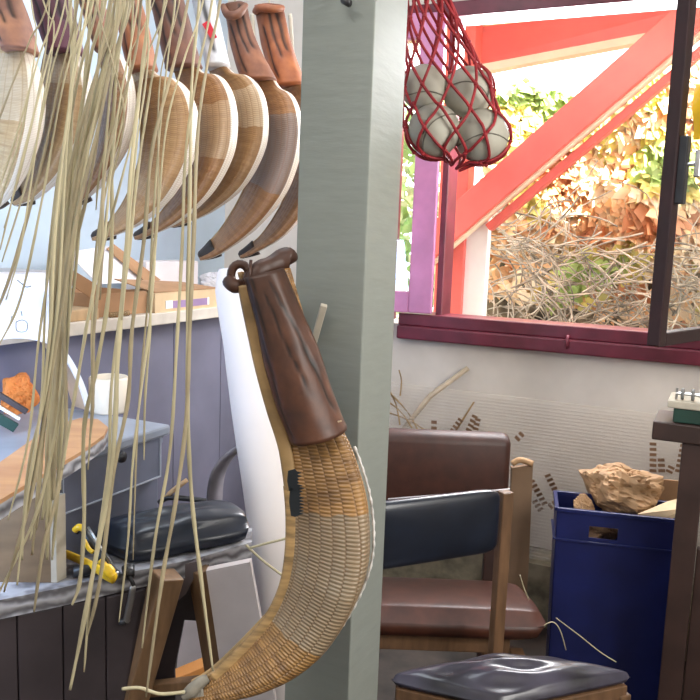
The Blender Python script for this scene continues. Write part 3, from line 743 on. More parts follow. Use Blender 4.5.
wb(dr, CA-.014, CA-.002, d0, d1_, zb, zt, .003); dro = dr.build('drawer', M['cabinet'], cab)
q = MB()
for (x0_, x1_, z0_, z1_) in ((d0, d1_, zt-.003, zt), (d0, d1_, zb, zb+.003), (d1_-.003, d1_, zb, zt), (d0, d0+.003, zb, zt)): wb(q, CA-.003, CA+.001, x0_, x1_, z0_, z1_, 0)
q.build('drawer_edge', mat('worn_pale_edge', (.40, .44, .52), .5, .1, 20), dro)
kp = PA(117, 456, CA); q = MB(); q.lathe(kp, [(.0, .020), (.011, .018), (.013, .012), (.006, .006), (.006, 0)], 16, u)
q.build('knob', M['black'], dro, True)
# mug / tape core
mp = PZ(109, 411, CZ)
q = MB(); rr_ = .047
q.lathe(Vector((mp.x, mp.y, CZ)), [(0, 0), (rr_*.96, 0), (rr_, .004), (rr_, .082), (rr_*.93, .086), (rr_*.86, .082), (rr_*.84, .02), (0, .016)], 40)
tag(q.build('ceramic_pot', M['mug'], None, True), 'cream cylindrical pot standing on the cabinet beside the bentwood hoop', 'pot')
# orange cloth and clutter at far left of cabinet
c0 = PZ(20, 412, CZ); c0.z = CZ+.045
crumple(c0, .052, (.75, .9, 1.05), 5, 'orange_cloth', M['orange'], 'crumpled orange cloth among the tools at the left end of the cabinet', 'cloth')
for i, (x0_, y0_, x1_, y1_, m_, lb, w_) in enumerate([(-12, 388, 27, 412, 'darktable', 'dark brown wooden stick leaning under the orange cloth', .006), (-12, 400, 20, 419, 'white', 'thin white stick below the dark brown stick at the left edge', .003),
        (-12, 412, 16, 428, 'green', 'dark green folded strip below the white stick at the left edge', .010)]):
    q = MB(); q.bar(P(x0_, y0_, 1.66-.01*i), P(x1_, y1_, 1.68-.01*i), w_, .005, Z, .001); tag(q.build('stick', M[m_]), lb, 'stick')
# ------------------------------------------------------------------ workbench with board, block, pruner
BZ = .68
def quadprism(px4, z, th, z4=None):
    p = [PZ(x, y, z) for x, y in px4]; return MB().prism(p, Z*-th)
# upper board (tan with grey edge)
TZ = .93
bd = empty('shaped_board', PZ(60, 460, TZ), 'long tan board with rounded end and weathered grey edge above the workbench', 'board')
topo = [(-60, 500), (0, 462), (24, 445), (52, 426), (80, 418), (98, 419), (108, 427), (104, 435), (80, 452), (40, 476), (0, 500), (-60, 532)]
tp_ = [PZ(x, y, TZ) for x, y in topo]
MB().prism(tp_, Z*-.006).build('board_face', M['board'], bd)
MB().prism([p-Z*.006 for p in tp_], Z*-.022).build('board_underside', M['benchwood'], bd)
q = MB(); q.box(PZ(-75, 525, TZ)-Z*(.03+(TZ-.03)/2), u*.02, v*.02, Z*((TZ-.03)/2), .003); q.build('board_support', M['blockwood'], bd)
# bench top: edge from (-60,625)->(250,548)
bn = empty('work_bench', Vector((*PZ(120, 590, BZ).xy, 0)), 'low bench of weathered grey timber carrying the black cushion and the yellow pruner', 'bench')
fr_ = [(-30, 608), (0, 600), (60, 588), (125, 573), (190, 560), (252, 542)]
bk_ = [(252, 528), (190, 538), (100, 552), (0, 575), (-30, 590)]
tp_ = [PZ(x, y, BZ) for x, y in fr_+bk_]
MB().prism(tp_, Z*-.034).build('bench_top', M['benchwood'], bn)
fL, fR = PZ(-30, 608, BZ), PZ(252, 542, BZ); bdir = (fR-fL).normalized(); bnor = Vector((bdir.y, -bdir.x, 0))
# apron panel under the left half
e0, e1_ = PZ(-30, 608, BZ)-bnor*.02, PZ(150, 572, BZ)-bnor*.02
q = MB(); nsl = 4
for k in range(nsl):
    p_, q_ = e0.lerp(e1_, k/nsl), e0.lerp(e1_, (k+1)/nsl-.006); q.box((p_+q_)/2+Z*(-.034-BZ/2+.017), (q_-p_)/2, bnor*.008, Z*(BZ/2-.02), .002)
q.build('apron_board', M['darkpanel'], bn)
def leg(px0, px1, y0, y1, half, m, Yd, name='leg'):
    a, b = P(px0, y0, Yd), P(px1, y1, Yd); d_ = (b-a).normalized(); b2 = a+d_*((a.z-.0)/-d_.z)
    q = MB(); q.bar(a, b2, half, .022, bdir, .003); q.build(name, m, bn)
Yl = PZ(160, 570, BZ).y
leg(168, 132, 574, 700, .024, M['legwood'], Yl+.0)
leg(200, 222, 568, 700, .018, M['legwood'], Yl+.06)
q = MB(); s_ = [P(206, 571, Yl+.03), P(250, 562, Yl+.03), P(275, 700, Yl+.02), P(226, 706, Yl+.02)]
d_ = (s_[2]-s_[1]); dd = (s_[3]-s_[0]); s_[2] = s_[1]+d_*((s_[1].z)/-d_.z); s_[3] = s_[0]+dd*((s_[0].z)/-dd.z)
q.prism(s_, Vector((0, .02, 0))); q.build('pale_end_panel', M['paleply'], bn)
q = MB(); q.prism([P(150, 572, Yl+.045), P(203, 560, Yl+.045), P(186, 594, Yl+.045), P(160, 616, Yl+.045)], Vector((0, .012, 0))); q.build('corner_brace', mat('greybrown_brace', (.13, .10, .10), .6, .2, 8), bn)
q = MB(); q.prism([P(145, 580, Yl+.07), P(208, 566, Yl+.07), P(212, 622, Yl+.07), P(184, 620, Yl+.07), P(174, 672, Yl+.07), P(176, 730, Yl+.07), P(110, 730, Yl+.07)], Vector((0, .012, 0))); q.build('inner_board', M['darkpanel'], bn)
q = MB(); q.bar(P(140, 690, Yl+.04), P(232, 680, Yl+.04), .012, .012, Z, .002); q.build('cross_rail', M['legwood'], bn)
# block
bb = [PZ(x, y, BZ) for x, y in [(-20, 582), (57, 583), (66, 578), (-12, 571)]]
q = MB(); hgt = .155; q.prism([p+Z*.0005 for p in bb], Z*hgt); bo = empty('upright_block', bb[1], 'upright brown wooden block standing on the bench under the tan board', 'block'); q.build('block', M['blockwood'], bo)
q = MB(); q.prism([bb[1]-Vector((.012, .0005, 0))+Z*.001, bb[1]+Vector((0, -.0008, .001)), bb[2]+Vector((.0008, 0, .001)), bb[2]+Vector((-.012, .0, .001))], Z*(hgt+.0006)); q.build('pale_edge', M['peg'], bo)
# black cushion
def cushion(corn, th, dome, n=22, puff=.06, seed=0, wr=.0):
    """corn: four world points of the base (ordered); returns verts/faces of a closed domed cushion"""
    vs = []; fs = []
    c = [Vector(p) for p in corn]; ctr = sum(c, Vector())/4
    def bl(s, t): return (c[0]*(1-s)+c[1]*s)*(1-t)+(c[3]*(1-s)+c[2]*s)*t
    lays = []
    for side_ in (0, 1):
        for i in range(n+1):
            for j in range(n+1):
                s, t = i/n, j/n; ss, tt = 2*s-1, 2*t-1
                # round the plan corners a little
                k = 1-.035*(abs(ss)**4*abs(tt)**4)*2
                p = bl(.5+ss*k/2, .5+tt*k/2)
                e = (1-abs(ss)**9)*(1-abs(tt)**9)
                f = (1-ss*ss)*(1-tt*tt)
                e2 = max(e, 0)**.22
                z = (th*.5+th*.5*e2+dome*f**.85) if side_ else (th*.5-th*.5*e2)
                if side_: z += wr*noise.noise(Vector((s*4, t*4, seed)))*f
                vs.append(p+Z*z)
    m_ = (n+1)**2
    for i in range(n):
        for j in range(n):
            a = i*(n+1)+j; fs.append((a+m_, a+n+1+m_, a+n+2+m_, a+1+m_)); fs.append((a, a+1, a+n+2, a+n+1))
    for i in range(n):
        for (a, b) in ((i*(n+1), (i+1)*(n+1)), (i*(n+1)+n, (i+1)*(n+1)+n), (i, i+1), (n*(n+1)+i, n*(n+1)+i+1)): fs.append((a, b, b+m_, a+m_))
    return vs, fs
cc_ = [PZ(129, 568, BZ), PZ(253, 542, BZ), PZ(232, 524, BZ), PZ(88, 550, BZ)]
vs, fs = cushion([p+Z*.001 for p in cc_], .058, .020, 26, wr=.010)
tag(fin('bench_cushion', vs, fs, M['vinyl'], None, True), 'shiny black vinyl cushion resting on the grey bench', 'cushion')
# pruner
Yp = PZ(95, 578, BZ).y-.01
pr = empty('pruning_shears', PZ(95, 578, BZ), 'yellow and black handled pruning shears lying on the bench', 'shears')
def onb(x, y, h=.01): return PZ(x, y, BZ+h)
q = MB(); q.tube(cr([P(76, 531, Yp+.02), P(82, 530, Yp+.015), P(92, 545, Yp), P(104, 560, Yp-.01), P(112, 574, Yp-.015)], 6), [.007]*8+[.010]*8+[.013]*9, 10, True, .7); 
q.build('handle', M['bandblack'], pr, True)
q = MB(); q.tube(cr([P(75, 530, Yp), P(79, 527, Yp-.004), P(84, 529, Yp-.004)], 5), .006, 10); q.tube(cr([P(84, 540, Yp-.012), P(89, 549, Yp-.015), P(93, 552, Yp-.018)], 5), .004, 8)
q.tube(cr([P(100, 560, Yp-.02), P(108, 570, Yp-.025), P(113, 577, Yp-.028)], 5), [.006]*4+[.010]*4+[.008]*3, 10); q.build('yellow_grip', M['yellow'], pr, True)
q = MB(); q.tube(cr([onb(66, 554, .02), onb(78, 559, .02), onb(92, 566, .018), onb(108, 575, .014), onb(114, 578, .012)], 6), [.008]*8+[.0085]*8+[.011]*9, 10, True, .8); q.build('handle', M['yellow'], pr, True)
q = MB(); q.tube([P(88, 527, Yp-.012), P(110, 562, Yp-.03)], .0022, 6); q.build('blade_edge', M['steel'], pr, True)
q = MB(); q.lathe(onb(114, 577, .0), [(0, .012), (.010, .011), (.013, .0), (0, 0)], 14); q.build('pivot', M['steel'], pr, True)
q = MB(); q.tube([PZ(73, 572, BZ+.012), PZ(100, 568, BZ+.012)], [.011, .008], 10)
tag(q.build('dark_tool', M['black'], None, True), 'small black tool lying beside the yellow shears', 'tool')
# knife hanging on bench front
kf = empty('hanging_knife', P(127, 620, Yl-.05), 'knife with a silver handle and black end hanging from the front edge of the bench', 'knife')
Yk = PZ(131, 575, BZ).y-.015
q = MB(); q.tube(cr([P(133, 585, Yk), P(131, 598, Yk), P(128, 612, Yk), P(126, 622, Yk)], 4), [.003]+[.0062]*10+[.007, .006], 10, True, .7); q.build('silver_handle', M['steel'], kf, True)
q = MB(); q.sphere(P(123, 622, Yk), .0085, (1, .8, .8)); q.build('black_end', M['black'], kf, True); q = MB(); q.tube([P(128, 572, Yk+.01), P(134, 586, Yk)], .004, 8); q.tube([P(128, 567, Yk+.02), P(129, 577, Yk+.005)], [.012, .010], 10); q.build('black_collar', M['black'], kf, True)
# wooden handled tool behind the cushion
q = empty('wooden_handled_tool', P(175, 492, Yp+.12), 'small tool with a pale wooden handle stuck behind the black cushion', 'tool'); tl = q
Yw = PZ(175, 530, BZ).y+.05
q = MB(); q.tube(cr([P(165, 497, Yw), P(175, 489, Yw), P(187, 480, Yw)], 4), [.003]*2+[.0055]*5+[.005]*2, 10); q.build('handle', M['oak'], tl, True)
q = MB(); q.tube(cr([P(159, 503, Yw), P(167, 498, Yw), P(180, 498, Yw+.0), P(206, 501, Yw)], 4), .006, 8); q.build('black_body', M['black'], tl, True)
# things under the bench
q = MB(); q.bar(P(172, 679, 1.75), P(212, 662, 1.80), .010, .02, Z, .002); tag(q.build('orange_offcut', mat('orange_wood', (.70, .30, .08), .5, .12, 9)), 'orange wooden offcut lying in the gap between the bench legs', 'wood')
q = MB(); q.prism([P(176, 672, 1.95), P(182, 620, 1.95), P(212, 622, 1.95), P(216, 680, 1.95)], Vector((0, .01, 0))); tag(q.build('whiteboard_offcut', M['cardboard_w']), 'pale board standing behind the bench legs', 'board')
# ------------------------------------------------------------------ roll of paper
Yr = 1.86
rp_ = cr([P(x, y, Yr+.0006*(y-275)*-.3) for x, y in [(244, 268), (248, 320), (258, 400), (270, 480), (280, 560), (288, 640)]], 8)
# extend to floor
d_ = (rp_[-1]-rp_[-2]).normalized(); rp_.append(rp_[-1]+d_*((rp_[-1].z-.012)/-d_.z))
n_ = len(rp_); rr = [lerpf([(0, .058), (.1, .070), (.25, .063), (.5, .066), (1, .066)], i/(n_-1)) for i in range(n_)]
q = MB(); q.tube(rp_, rr, 36, False); q.tube([p+Vector((.0, 0, 0)) for p in rp_], [r*.86 for r in rr], 36, False)
pr_ = empty('paper_roll', rp_[-1], 'tall leaning roll of white paper behind the large pelota basket', 'roll')
q.build('paper_sheet', M['rollpaper'], pr_, True)
q = MB(); c_ = P(279, 541, Yr-.02); ringp = [c_+Vector(((.070)*math.cos(a), .070*math.sin(a)+.02, .012*math.cos(a))) for a in [2*math.pi*k/24 for k in range(25)]]
q.tube(ringp, .0016, 6, False); q.build('string', M['oak'], pr_, True)
# bent grey arch
q = MB(); ap = cr([P(x, y, 2.0) for x, y in [(214, 515), (216, 482), (224, 462), (240, 447), (256, 441), (272, 452), (280, 480), (284, 520), (286, 640)]], 7)
vs, fs = bandstrip('', ap, .030, .004, None, Vector((.45, .89, 0)).normalized())
ap[-1].z = .02
tag(fin('bentwood_arch', vs, fs, M['bent'], None, True), 'curved grey strip arching behind the white paper roll', 'strip')
q = MB(); q.tube([P(250, 577, 1.60), P(264, 582, 1.60)], [.004, .005], 8); q.tube([P(264, 582, 1.6), P(290, 589, 1.6)], [.002, .002], 6)
# ------------------------------------------------------------------ net bag with balls
NY = 1.62
balls = [((424, 88), 22, NY+.02), ((468, 92), 24, NY+.015), ((434, 131), 25.5, NY-.01), ((482, 136), 26, NY-.01)]
bw = []
seam = mat('ball_seam', (.16, .15, .12), .7, .1, 20)
names = ['upper left', 'upper right', 'lower left', 'lower right']
for i, ((x, y), r, Y) in enumerate(balls):
    c = P(x, y, Y); rw = r/F*Y; bw.append((c, rw))
    b_o = empty('pelota_ball', c-Z*rw, '%s grey-white leather pelota ball inside the red net' % names[i], 'ball', None); b_o['group'] = 'pelota balls in the red net'
    q = MB(); q.sphere(c, rw, nu=32, nv=20); q.build('ball_cover', M['ball'], b_o, True)
    q = MB(); ax = Vector((rnd.uniform(-1, 1), rnd.uniform(-.6, .6), rnd.uniform(-1, 1))).normalized(); x_ = ax.orthogonal().normalized(); y_ = ax.cross(x_)
    q.tube([c+(x_*math.cos(a)+y_*math.sin(a)+ax*.28*math.sin(2*a)).normalized()*rw*1.002 for a in [2*math.pi*k/40 for k in range(41)]], .0014, 5, False); q.build('seam', seam, b_o, True)
def env(t, ph_):
    y = -25+t*190
    cx = lerpf([(0, 424), (.2, 430), (.5, 442), (.75, 452), (1, 452)], t)
    hw = lerpf([(0, 14), (.13, 22), (.30, 30), (.50, 40), (.62, 45), (.80, 51), (.92, 42), (1, 8)], t)
    dp = lerpf([(0, .02), (.3, .04), (.55, .062), (.8, .068), (.93, .05), (1, .01)], t)
    hw = hw*1.0
    p = P(cx+hw*math.cos(ph_), y+ (6*math.cos(ph_) if t > .7 else 0), NY); p = Vector((p.x, p.y-dp*math.sin(ph_), p.z))
    for c, r in bw:
        dd_ = p-c
        if dd_.length < r+.0045: p = c+dd_.normalized()*(r+.0045)
    return p
net = empty('net_bag', P(430, -25, NY), 'red cord net bag of grey balls hanging in front of the window', 'net bag')
q = MB(); nr_, nc_ = 9, 10
tt = [0, .12, .24, .36, .48, .60, .72, .84, .94, 1.0]
for i in range(nr_):
    for j in range(nc_):
        a0 = 2*math.pi*(j+.5*(i % 2))/nc_
        for s_ in (-.5, .5):
            a1 = a0+s_*2*math.pi/nc_
            jit = .02*math.sin(i*7+j*3)
            pts = [env(tt[i]+(tt[i+1]-tt[i])*k/6, a0+(a1-a0)*k/6) for k in range(7)]
            q.tube(pts, .0031, 6)
        if i > 0: q.sphere(env(tt[i], a0), .0048, nu=8, nv=6)
q.build('net_mesh', M['net'], net, True)
q = MB()
for k in range(7): 
    p_ = env(0, k*.9); q.tube([p_, P(424, -25, NY).lerp(p_, .3)+Z*.10, Vector((P(424, -25, NY).x, NY, CEIL-.02))], .003, 6)
q.build('drawn_cords', M['net'], net, True)
q = MB(); hk = Vector((P(424, -25, NY).x, NY, CEIL-.012)); q.lathe(hk, [(.0, -.008), (.014, -.006), (.014, .011), (0, .012)], 14)
tag(q.build('ceiling_hook', M['steel'], None, True), 'steel hook plate on the ceiling above the net bag', 'hook')
# ------------------------------------------------------------------ corrugated sheet against the wall
sh_ = empty('corrugated_sheet', R(.5, -.10, .22), 'translucent corrugated plastic sheet leaning on the wall under the window', 'plastic sheet')
vs = []; fs = []; NZ_ = 240
a0, a1 = -.03, 1.35
zt0 = PB(470, 394, -.10).z; zt1 = PB(660, 426, -.10).z
print('sheet top', zt0, zt1)
for k in range(NZ_+1):
    f = k/NZ_
    for e in range(9):
        a = a0+(a1-a0)*e/8; z = f*(zt0+.0*(a)); 
        vs.append(R(a, -.13+.08*f+.0028*math.sin(f*2*math.pi*48), .225+z*(1-.225/zt0)))
for k in range(NZ_):
    for e in range(8): i = k*9+e; fs.append((i, i+1, i+10, i+9))
fin('sheet_panel', vs, fs, M['plastic'], sh_, True)
def pbar(x0_, y0_, x1_, y1_, w_=6):
    q = MB(); A, B_ = PB(x0_, y0_, -.10), PB(x1_, y1_, -.10); nseg = max(2, int((B_-A).length/.016))
    for k in range(nseg):
        p_ = A.lerp(B_, (k+.1)/nseg); r_ = A.lerp(B_, (k+.65)/nseg); q.bar(p_, r_, w_/2/F*2.75, .001, u, 0)
    q.build('brown_marking', M['brownprint'], sh_)
for a in [(531, 480, 546, 506), (547, 474, 560, 500), (560, 500, 548, 508), (534, 500, 542, 512), (452, 432, 462, 418), (466, 436, 476, 414), (478, 418, 474, 436), (434, 420, 434, 432),
          (653, 442, 653, 474), (661, 458, 662, 474), (684, 444, 678, 474), (692, 444, 686, 474), (672, 466, 668, 474), (516, 440, 524, 432)]: pbar(*a)
# sticks behind the sheet
q = MB(); q.tube([PB(395, 440, -.06), PB(430, 396, -.06), PB(468, 368, -.03)], [.010, .010, .009], 10)
tag(q.build('wooden_stick', M['canerimpale'], None, True), 'pale wooden stick leaning against the wall below the window sill', 'stick')
q = MB(); q.tube([PB(455, 432, -.08), PB(474, 402, -.07)], [.004, .003], 8); tag(q.build('thin_twig', M['canerim'], None, True), 'thin dark-tipped twig behind the brown chair back', 'twig')
q = MB()
tw = [(388, 388, 400, 425), (386, 400, 412, 428), (392, 395, 420, 434), (387, 412, 430, 434), (399, 370, 400, 396)]
for i, (x0_, y0_, x1_, y1_) in enumerate(tw):
    q = MB(); q.tube(cr([PB(x0_, y0_, -.07), PB((x0_+x1_)/2+2, (y0_+y1_)/2-2, -.06), PB(x1_, y1_, -.08)], 4), .003, 6)
    tag(q.build('loose_reed', M['canerim'], None, True), 'loose brown reed leaning on the wall beside the pillar', 'reed', 'loose reeds leaning beside the pillar')
# cardboard standing by the chair
q = MB(); q.prism([P(512, 468, 2.46), P(533, 465, 2.44), P(529, 560, 2.42), P(524, 640, 2.40), P(505, 640, 2.42)], Vector((0, .02, 0)))
pc_ = empty('cardboard_sheet', P(520, 560, 2.45), 'brown cardboard panel standing between the brown chair and the corrugated sheet', 'cardboard'); q.build('panel', mat('cardboard_dull', (.27, .17, .10), .8, .1, 10), pc_)
q = MB(); q.tube(cr([P(512, 464, 2.45), P(520, 460, 2.45), P(533, 464, 2.44)], 4), .010, 8); q.build('torn_edge', M['kraft'], pc_, True)
# ------------------------------------------------------------------ brown chair
bc = empty('cushioned_chair', Vector((.24, 2.1, 0)), 'brown vinyl upholstered low chair facing the camera behind the black chair', 'chair')
xl, xr = -.03, P(512, 440, 2.25).x
zt_ = P(450, 434, 2.25).z; zb_ = P(450, 512, 2.25).z
q = MB(); q.box(Vector(((xl+xr)/2, 2.27, (zt_+zb_)/2)), X0*((xr-xl)/2), Vector((0, .032, .008)), Vector((0, .02, 1)).normalized()*((zt_-zb_)/2), .022)
q.build('backrest', M['brownvinyl_d'], bc, True)
q = MB(); q.tube([P(388, 499, 2.225), P(450, 494, 2.225), P(510, 489, 2.225)], .0022, 6); q.build('piping', M['paper'], bc, True)
zf, zr = .396, .340
sl = [Vector((-.06, 1.88, zf-.085)), Vector((P(555, 605, 1.88).x, 1.88, zf-.085)), Vector((P(522, 575, 2.2).x, 2.2, zr-.085)), Vector((-.06, 2.2, zr-.085))]
vs, fs = cushion(sl, .085, .006, 24); fin('seat', vs, fs, M['brownvinyl'], bc, True)
for (x_, y_) in ((.0, 1.92), (.455, 1.92), (.0, 2.17), (.43, 2.17)):
    q = MB(); q.box(Vector((x_, y_, .135)), X0*.018, Vector((0, .018, 0)), Z*.135, .003); q.build('leg', M['chairwood'], bc)
q = MB()
for x_ in (.005, .44):
    q = MB(); q.box(Vector((x_, 2.30, .36)), X0*.016, Vector((0, .014, 0)), Z*.36, .003); q.build('back_post', M['darktable'], bc)
q = MB(); q.box(Vector((.225, 1.925, .285)), X0*.21, Vector((0, .010, 0)), Z*.022, .003); q.build('seat_rail', M['chairwood'], bc)
q = MB(); q.box(Vector((.225, 2.17, .235)), X0*.2, Vector((0, .010, 0)), Z*.02, .003); q.build('seat_rail', M['chairwood'], bc)
# ------------------------------------------------------------------ black chair (seat turned)
kc = empty('side_chair', Vector((.31, 1.64, 0)), 'black vinyl chair with wooden posts turned sideways in front of the brown chair', 'chair')
pR, pL = Vector((P(500, 560, 1.76).x, 1.76, 0)), Vector((P(372, 560, 1.62).x, 1.62, 0))
bd_ = (pR-pL).normalized(); bn_ = Vector((bd_.y, -bd_.x, 0))
ztb, zbb = P(490, 486, 1.75).z, P(490, 549, 1.75).z
q = MB(); nn_ = 16; vs = []; fs = []
A_ = pL-bd_*.03; B_2 = pR-bd_*.022; 
def sup(c, ex, ey, ez, e1=5, e2=2.5, nu=40, nv_=20):
    q = MB(); vs = []
    def sg(x_, p_): return math.copysign(abs(x_)**p_, x_)
    for i in range(nv_+1):
        for j in range(nu):
            a = -math.pi/2+math.pi*i/nv_; b = 2*math.pi*j/nu
            ca = sg(math.cos(a), 2/e2); vs.append(c+ex*(ca*sg(math.cos(b), 2/e1))+ez*(ca*sg(math.sin(b), 2/e1))+ey*sg(math.sin(a), 2/e2))
    fs = [(i*nu+j, i*nu+(j+1) % nu, (i+1)*nu+(j+1) % nu, (i+1)*nu+j) for i in range(nv_) for j in range(nu)]
    return q.add(vs, fs)
q = sup((A_+B_2)/2+Z*((ztb+zbb)/2)+bn_*.012, (B_2-A_)/2, bn_*.020, Z*((ztb-zbb)/2), 9, 3); q.build('backrest', M['vinyl'], kc, True)
for pp_ in (pR, pL-bd_*.03):
    q = MB(); q.box(pp_+Z*((ztb-.014)/2)+bd_*.004, bd_*.0145, bn_*.012, Z*(ztb/2-.008), .003); q.build('back_post', M['chairwood'], kc)
SZ2 = .40
cs = [PZ(507, 664, SZ2+.0), PZ(640, 683, SZ2), PZ(500, 713, SZ2-.0), PZ(382, 686, SZ2)]
vs, fs = cushion([cs[0], cs[1], cs[2], cs[3]], .028, .024, 30, wr=.022, seed=4); fin('seat', vs, fs, M['vinyl2'], kc, True)
ctr = sum(cs, Vector())/4
q = MB()
for i in range(4):
    a_, b_2 = cs[i].lerp(ctr, .12), cs[(i+1) % 4].lerp(ctr, .12); q.bar(a_-Z*.022, b_2-Z*.022, .022, .010, Z, .002)
q.build('seat_rail', M['chairwood'], kc)
for i in (1, 2):
    p_ = cs[i].lerp(ctr, .14); q = MB(); q.box(Vector((p_.x, p_.y, SZ2/2-.01)), bd_*.015, bn_*.015, Z*(SZ2/2-.01), .003); q.build('leg', M['chairwood'], kc)
# ------------------------------------------------------------------ blue bin
bi = empty('storage_bin', Vector((.60, 2.3, 0)), 'dark navy blue plastic bin with a cut-out handle beside the wall', 'bin')
Yb = 2.14; BT = PZ(620, 508, .0).z
cTL = P(557, 509, Yb+.02); cTR = P(684, 519, Yb-.02); bt = (cTL.z+cTR.z)/2
f0 = P(557, 509, 2.21); bt = f0.z; f0.z = 0; an = rad(-12); fd = Vector((math.cos(an), math.sin(an), 0)); fn_ = Vector((-fd.y, fd.x, 0))
dd = ray(684, 519); wdt = (dd.x*f0.y/dd.y-f0.x)/(fd.x-fd.y*dd.x/dd.y); dpt = .16
def bq(s, t, z, k=1.0):
    c_ = f0+fd*wdt/2+fn_*dpt/2; return c_+fd*(s-.5)*wdt*k+fn_*(t-.5)*dpt*k+Z*z
q = MB()
hx0, hx1 = .27, .50; hz0, hz1 = bt-.075, bt-.040
def wallq(s0, s1, t0, t1, z0, z1):
    k0 = .95+.05*z0/bt; k1 = .95+.05*z1/bt; out = fn_*-.004 if t0 == t1 == 0 else fn_*.004 if t0 == t1 == 1 else fd*(.004 if s0 == 1 else -.004)
    q.prism([bq(s0, t0, z0, k0), bq(s1, t1, z0, k0), bq(s1, t1, z1, k1), bq(s0, t0, z1, k1)], -out)
wallq(0, 1, 0, 0, 0, hz0); wallq(0, hx0, 0, 0, hz0, hz1); wallq(hx1, 1, 0, 0, hz0, hz1); wallq(0, 1, 0, 0, hz1, bt)
wallq(0, 1, 1, 1, 0, bt); wallq(0, 0, 0, 1, 0, bt); wallq(1, 1, 0, 1, 0, bt)
q.prism([bq(0, 0, .0, .95), bq(1, 0, 0, .95), bq(1, 1, 0, .95), bq(0, 1, 0, .95)], Z*.005)
q.build('bin_body', M['bluebin'], bi)
q = MB()
for (s0, t0, s1, t1) in ((0, 0, 1, 0), (1, 0, 1, 1), (1, 1, 0, 1), (0, 1, 0, 0)): q.bar(bq(s0, t0, bt, 1.0), bq(s1, t1, bt, 1.0), .006, .006, Z, .002)
for (s0, t0, s1, t1) in ((0, 0, 1, 0), (0, 1, 0, 0)): q.bar(bq(s0, t0, bt-.088, 1.0), bq(s1, t1, bt-.088, 1.0), .003, .006, Z, .001)
q.build('bin_rim', M['bluebin'], bi)
# contents
Yb = 2.19
fill = bt-.05
cp_ = P(622, 497, Yb+.10); 
crp = crumple
crp(Vector((cp_.x+.005, Yb+.12, bt+.03)), .096, (1.28, .95, .88), 8, 'crumpled_kraft_paper', M['kraft'], 'crumpled brown packing paper bulging out of the blue bin', 'paper')
crp(Vector((P(585, 505, Yb+.08).x, Yb+.09, bt-.02)), .04, (.9, .8, .9), 12, 'crumpled_kraft_paper', M['kraft'], 'small fold of brown paper at the left corner of the blue bin', 'paper')
crp(Vector((P(605, 535, Yb+.05).x, Yb+.105, bt-.075)), .055, (1.3, .8, .9), 15, 'crumpled_kraft_paper', M['kraft'], 'brown paper visible through the hand hole of the blue bin', 'paper')
q = MB(); q.prism([P(646, 478, Yb+.20), P(690, 482, Yb+.18), P(690, 515, Yb+.18), P(650, 515, Yb+.20)], Vector((0, .006, 0)))
tag(q.build('cardboard_piece', M['cardboard']), 'flat cardboard piece standing at the right back of the blue bin', 'cardboard')
q = MB(); q.prism([P(637, 518, Yb+.0), P(668, 505, Yb+.06), P(688, 500, Yb+.05), P(688, 512, Yb+.0), P(662, 523, Yb-.01)], Z*.012)
tag(q.build('paper_scrap', M['cardboard_l']), 'pale paper scrap on the front right rim of the blue bin', 'paper')
q = MB(); q.bar(P(593, 472, Yb+.16), P(602, 490, Yb+.12), .004, .002, X0, .0005)
tag(q.build('thin_strip', M['green']), 'thin dark strip poking out behind the crumpled paper in the bin', 'strip')
# ------------------------------------------------------------------ dark table at right
tz = P(655, 421, 1.98).z; dt = empty('side_table', Vector((.95, 1.95, 0)), 'dark brown wooden table cut by the right edge of the photo', 'table')
c1 = P(653, 421, 1.98); q = MB(); tl_ = Vector((c1.x, c1.y, tz)); 
q.box(tl_+u*.30+v*.085-Z*.024, u*.30, v*.085, Z*.024, .004); q.build('table_top', M['darktable'], dt)
for (s_, t_) in ((.10, .03), (.56, .03), (.10, .14), (.56, .14)):
    q = MB(); c_ = tl_+u*s_+v*t_; q.box(Vector((c_.x, c_.y, (tz-.048)/2)), u*.028, v*.022, Z*((tz-.048)/2), .003); q.build('leg', M['darktable'], dt)
q = MB(); c_ = tl_+u*.35+v*.035; q.box(Vector((c_.x, c_.y, .28)), u*.22, v*.012, Z*.27, .003); q.build('front_panel', M['darktable'], dt)
gb = empty('small_case', tl_+u*.2+v*.12, 'dark green case with a pale lid on the dark table', 'case')
q = MB(); q.box(tl_+u*.19+v*.07+Z*.019, u*.145, v*.06, Z*.018, .003); q.build('case_body', M['green'], gb)
q = MB(); q.box(tl_+u*.185+v*.07+Z*.047, u*.155, v*.066, Z*.0095, .003); q.build('lid', M['peg'], gb)
vi = empty('metal_clamp', tl_+u*.12+v*.10+Z*.057, 'small metal rod clamp with two rings on the pale lid of the green case', 'clamp')
zc = Z*.072
for s_ in (.062, .086):
    q = MB(); q.lathe(tl_+u*s_+v*.03+zc, [(.004, -.004), (.014, -.004), (.015, 0), (.014, .004), (.004, .004)], 16, u); q.build('ring', M['rope'], vi, True)
q = MB(); q.tube([tl_+u*.045+v*.03+zc, tl_+u*.30+v*.03+zc], .004, 8); q.box(tl_+u*.048+v*.03+Z*.072, u*.003, v*.003, Z*.014); q.build('rod', M['steel'], vi)
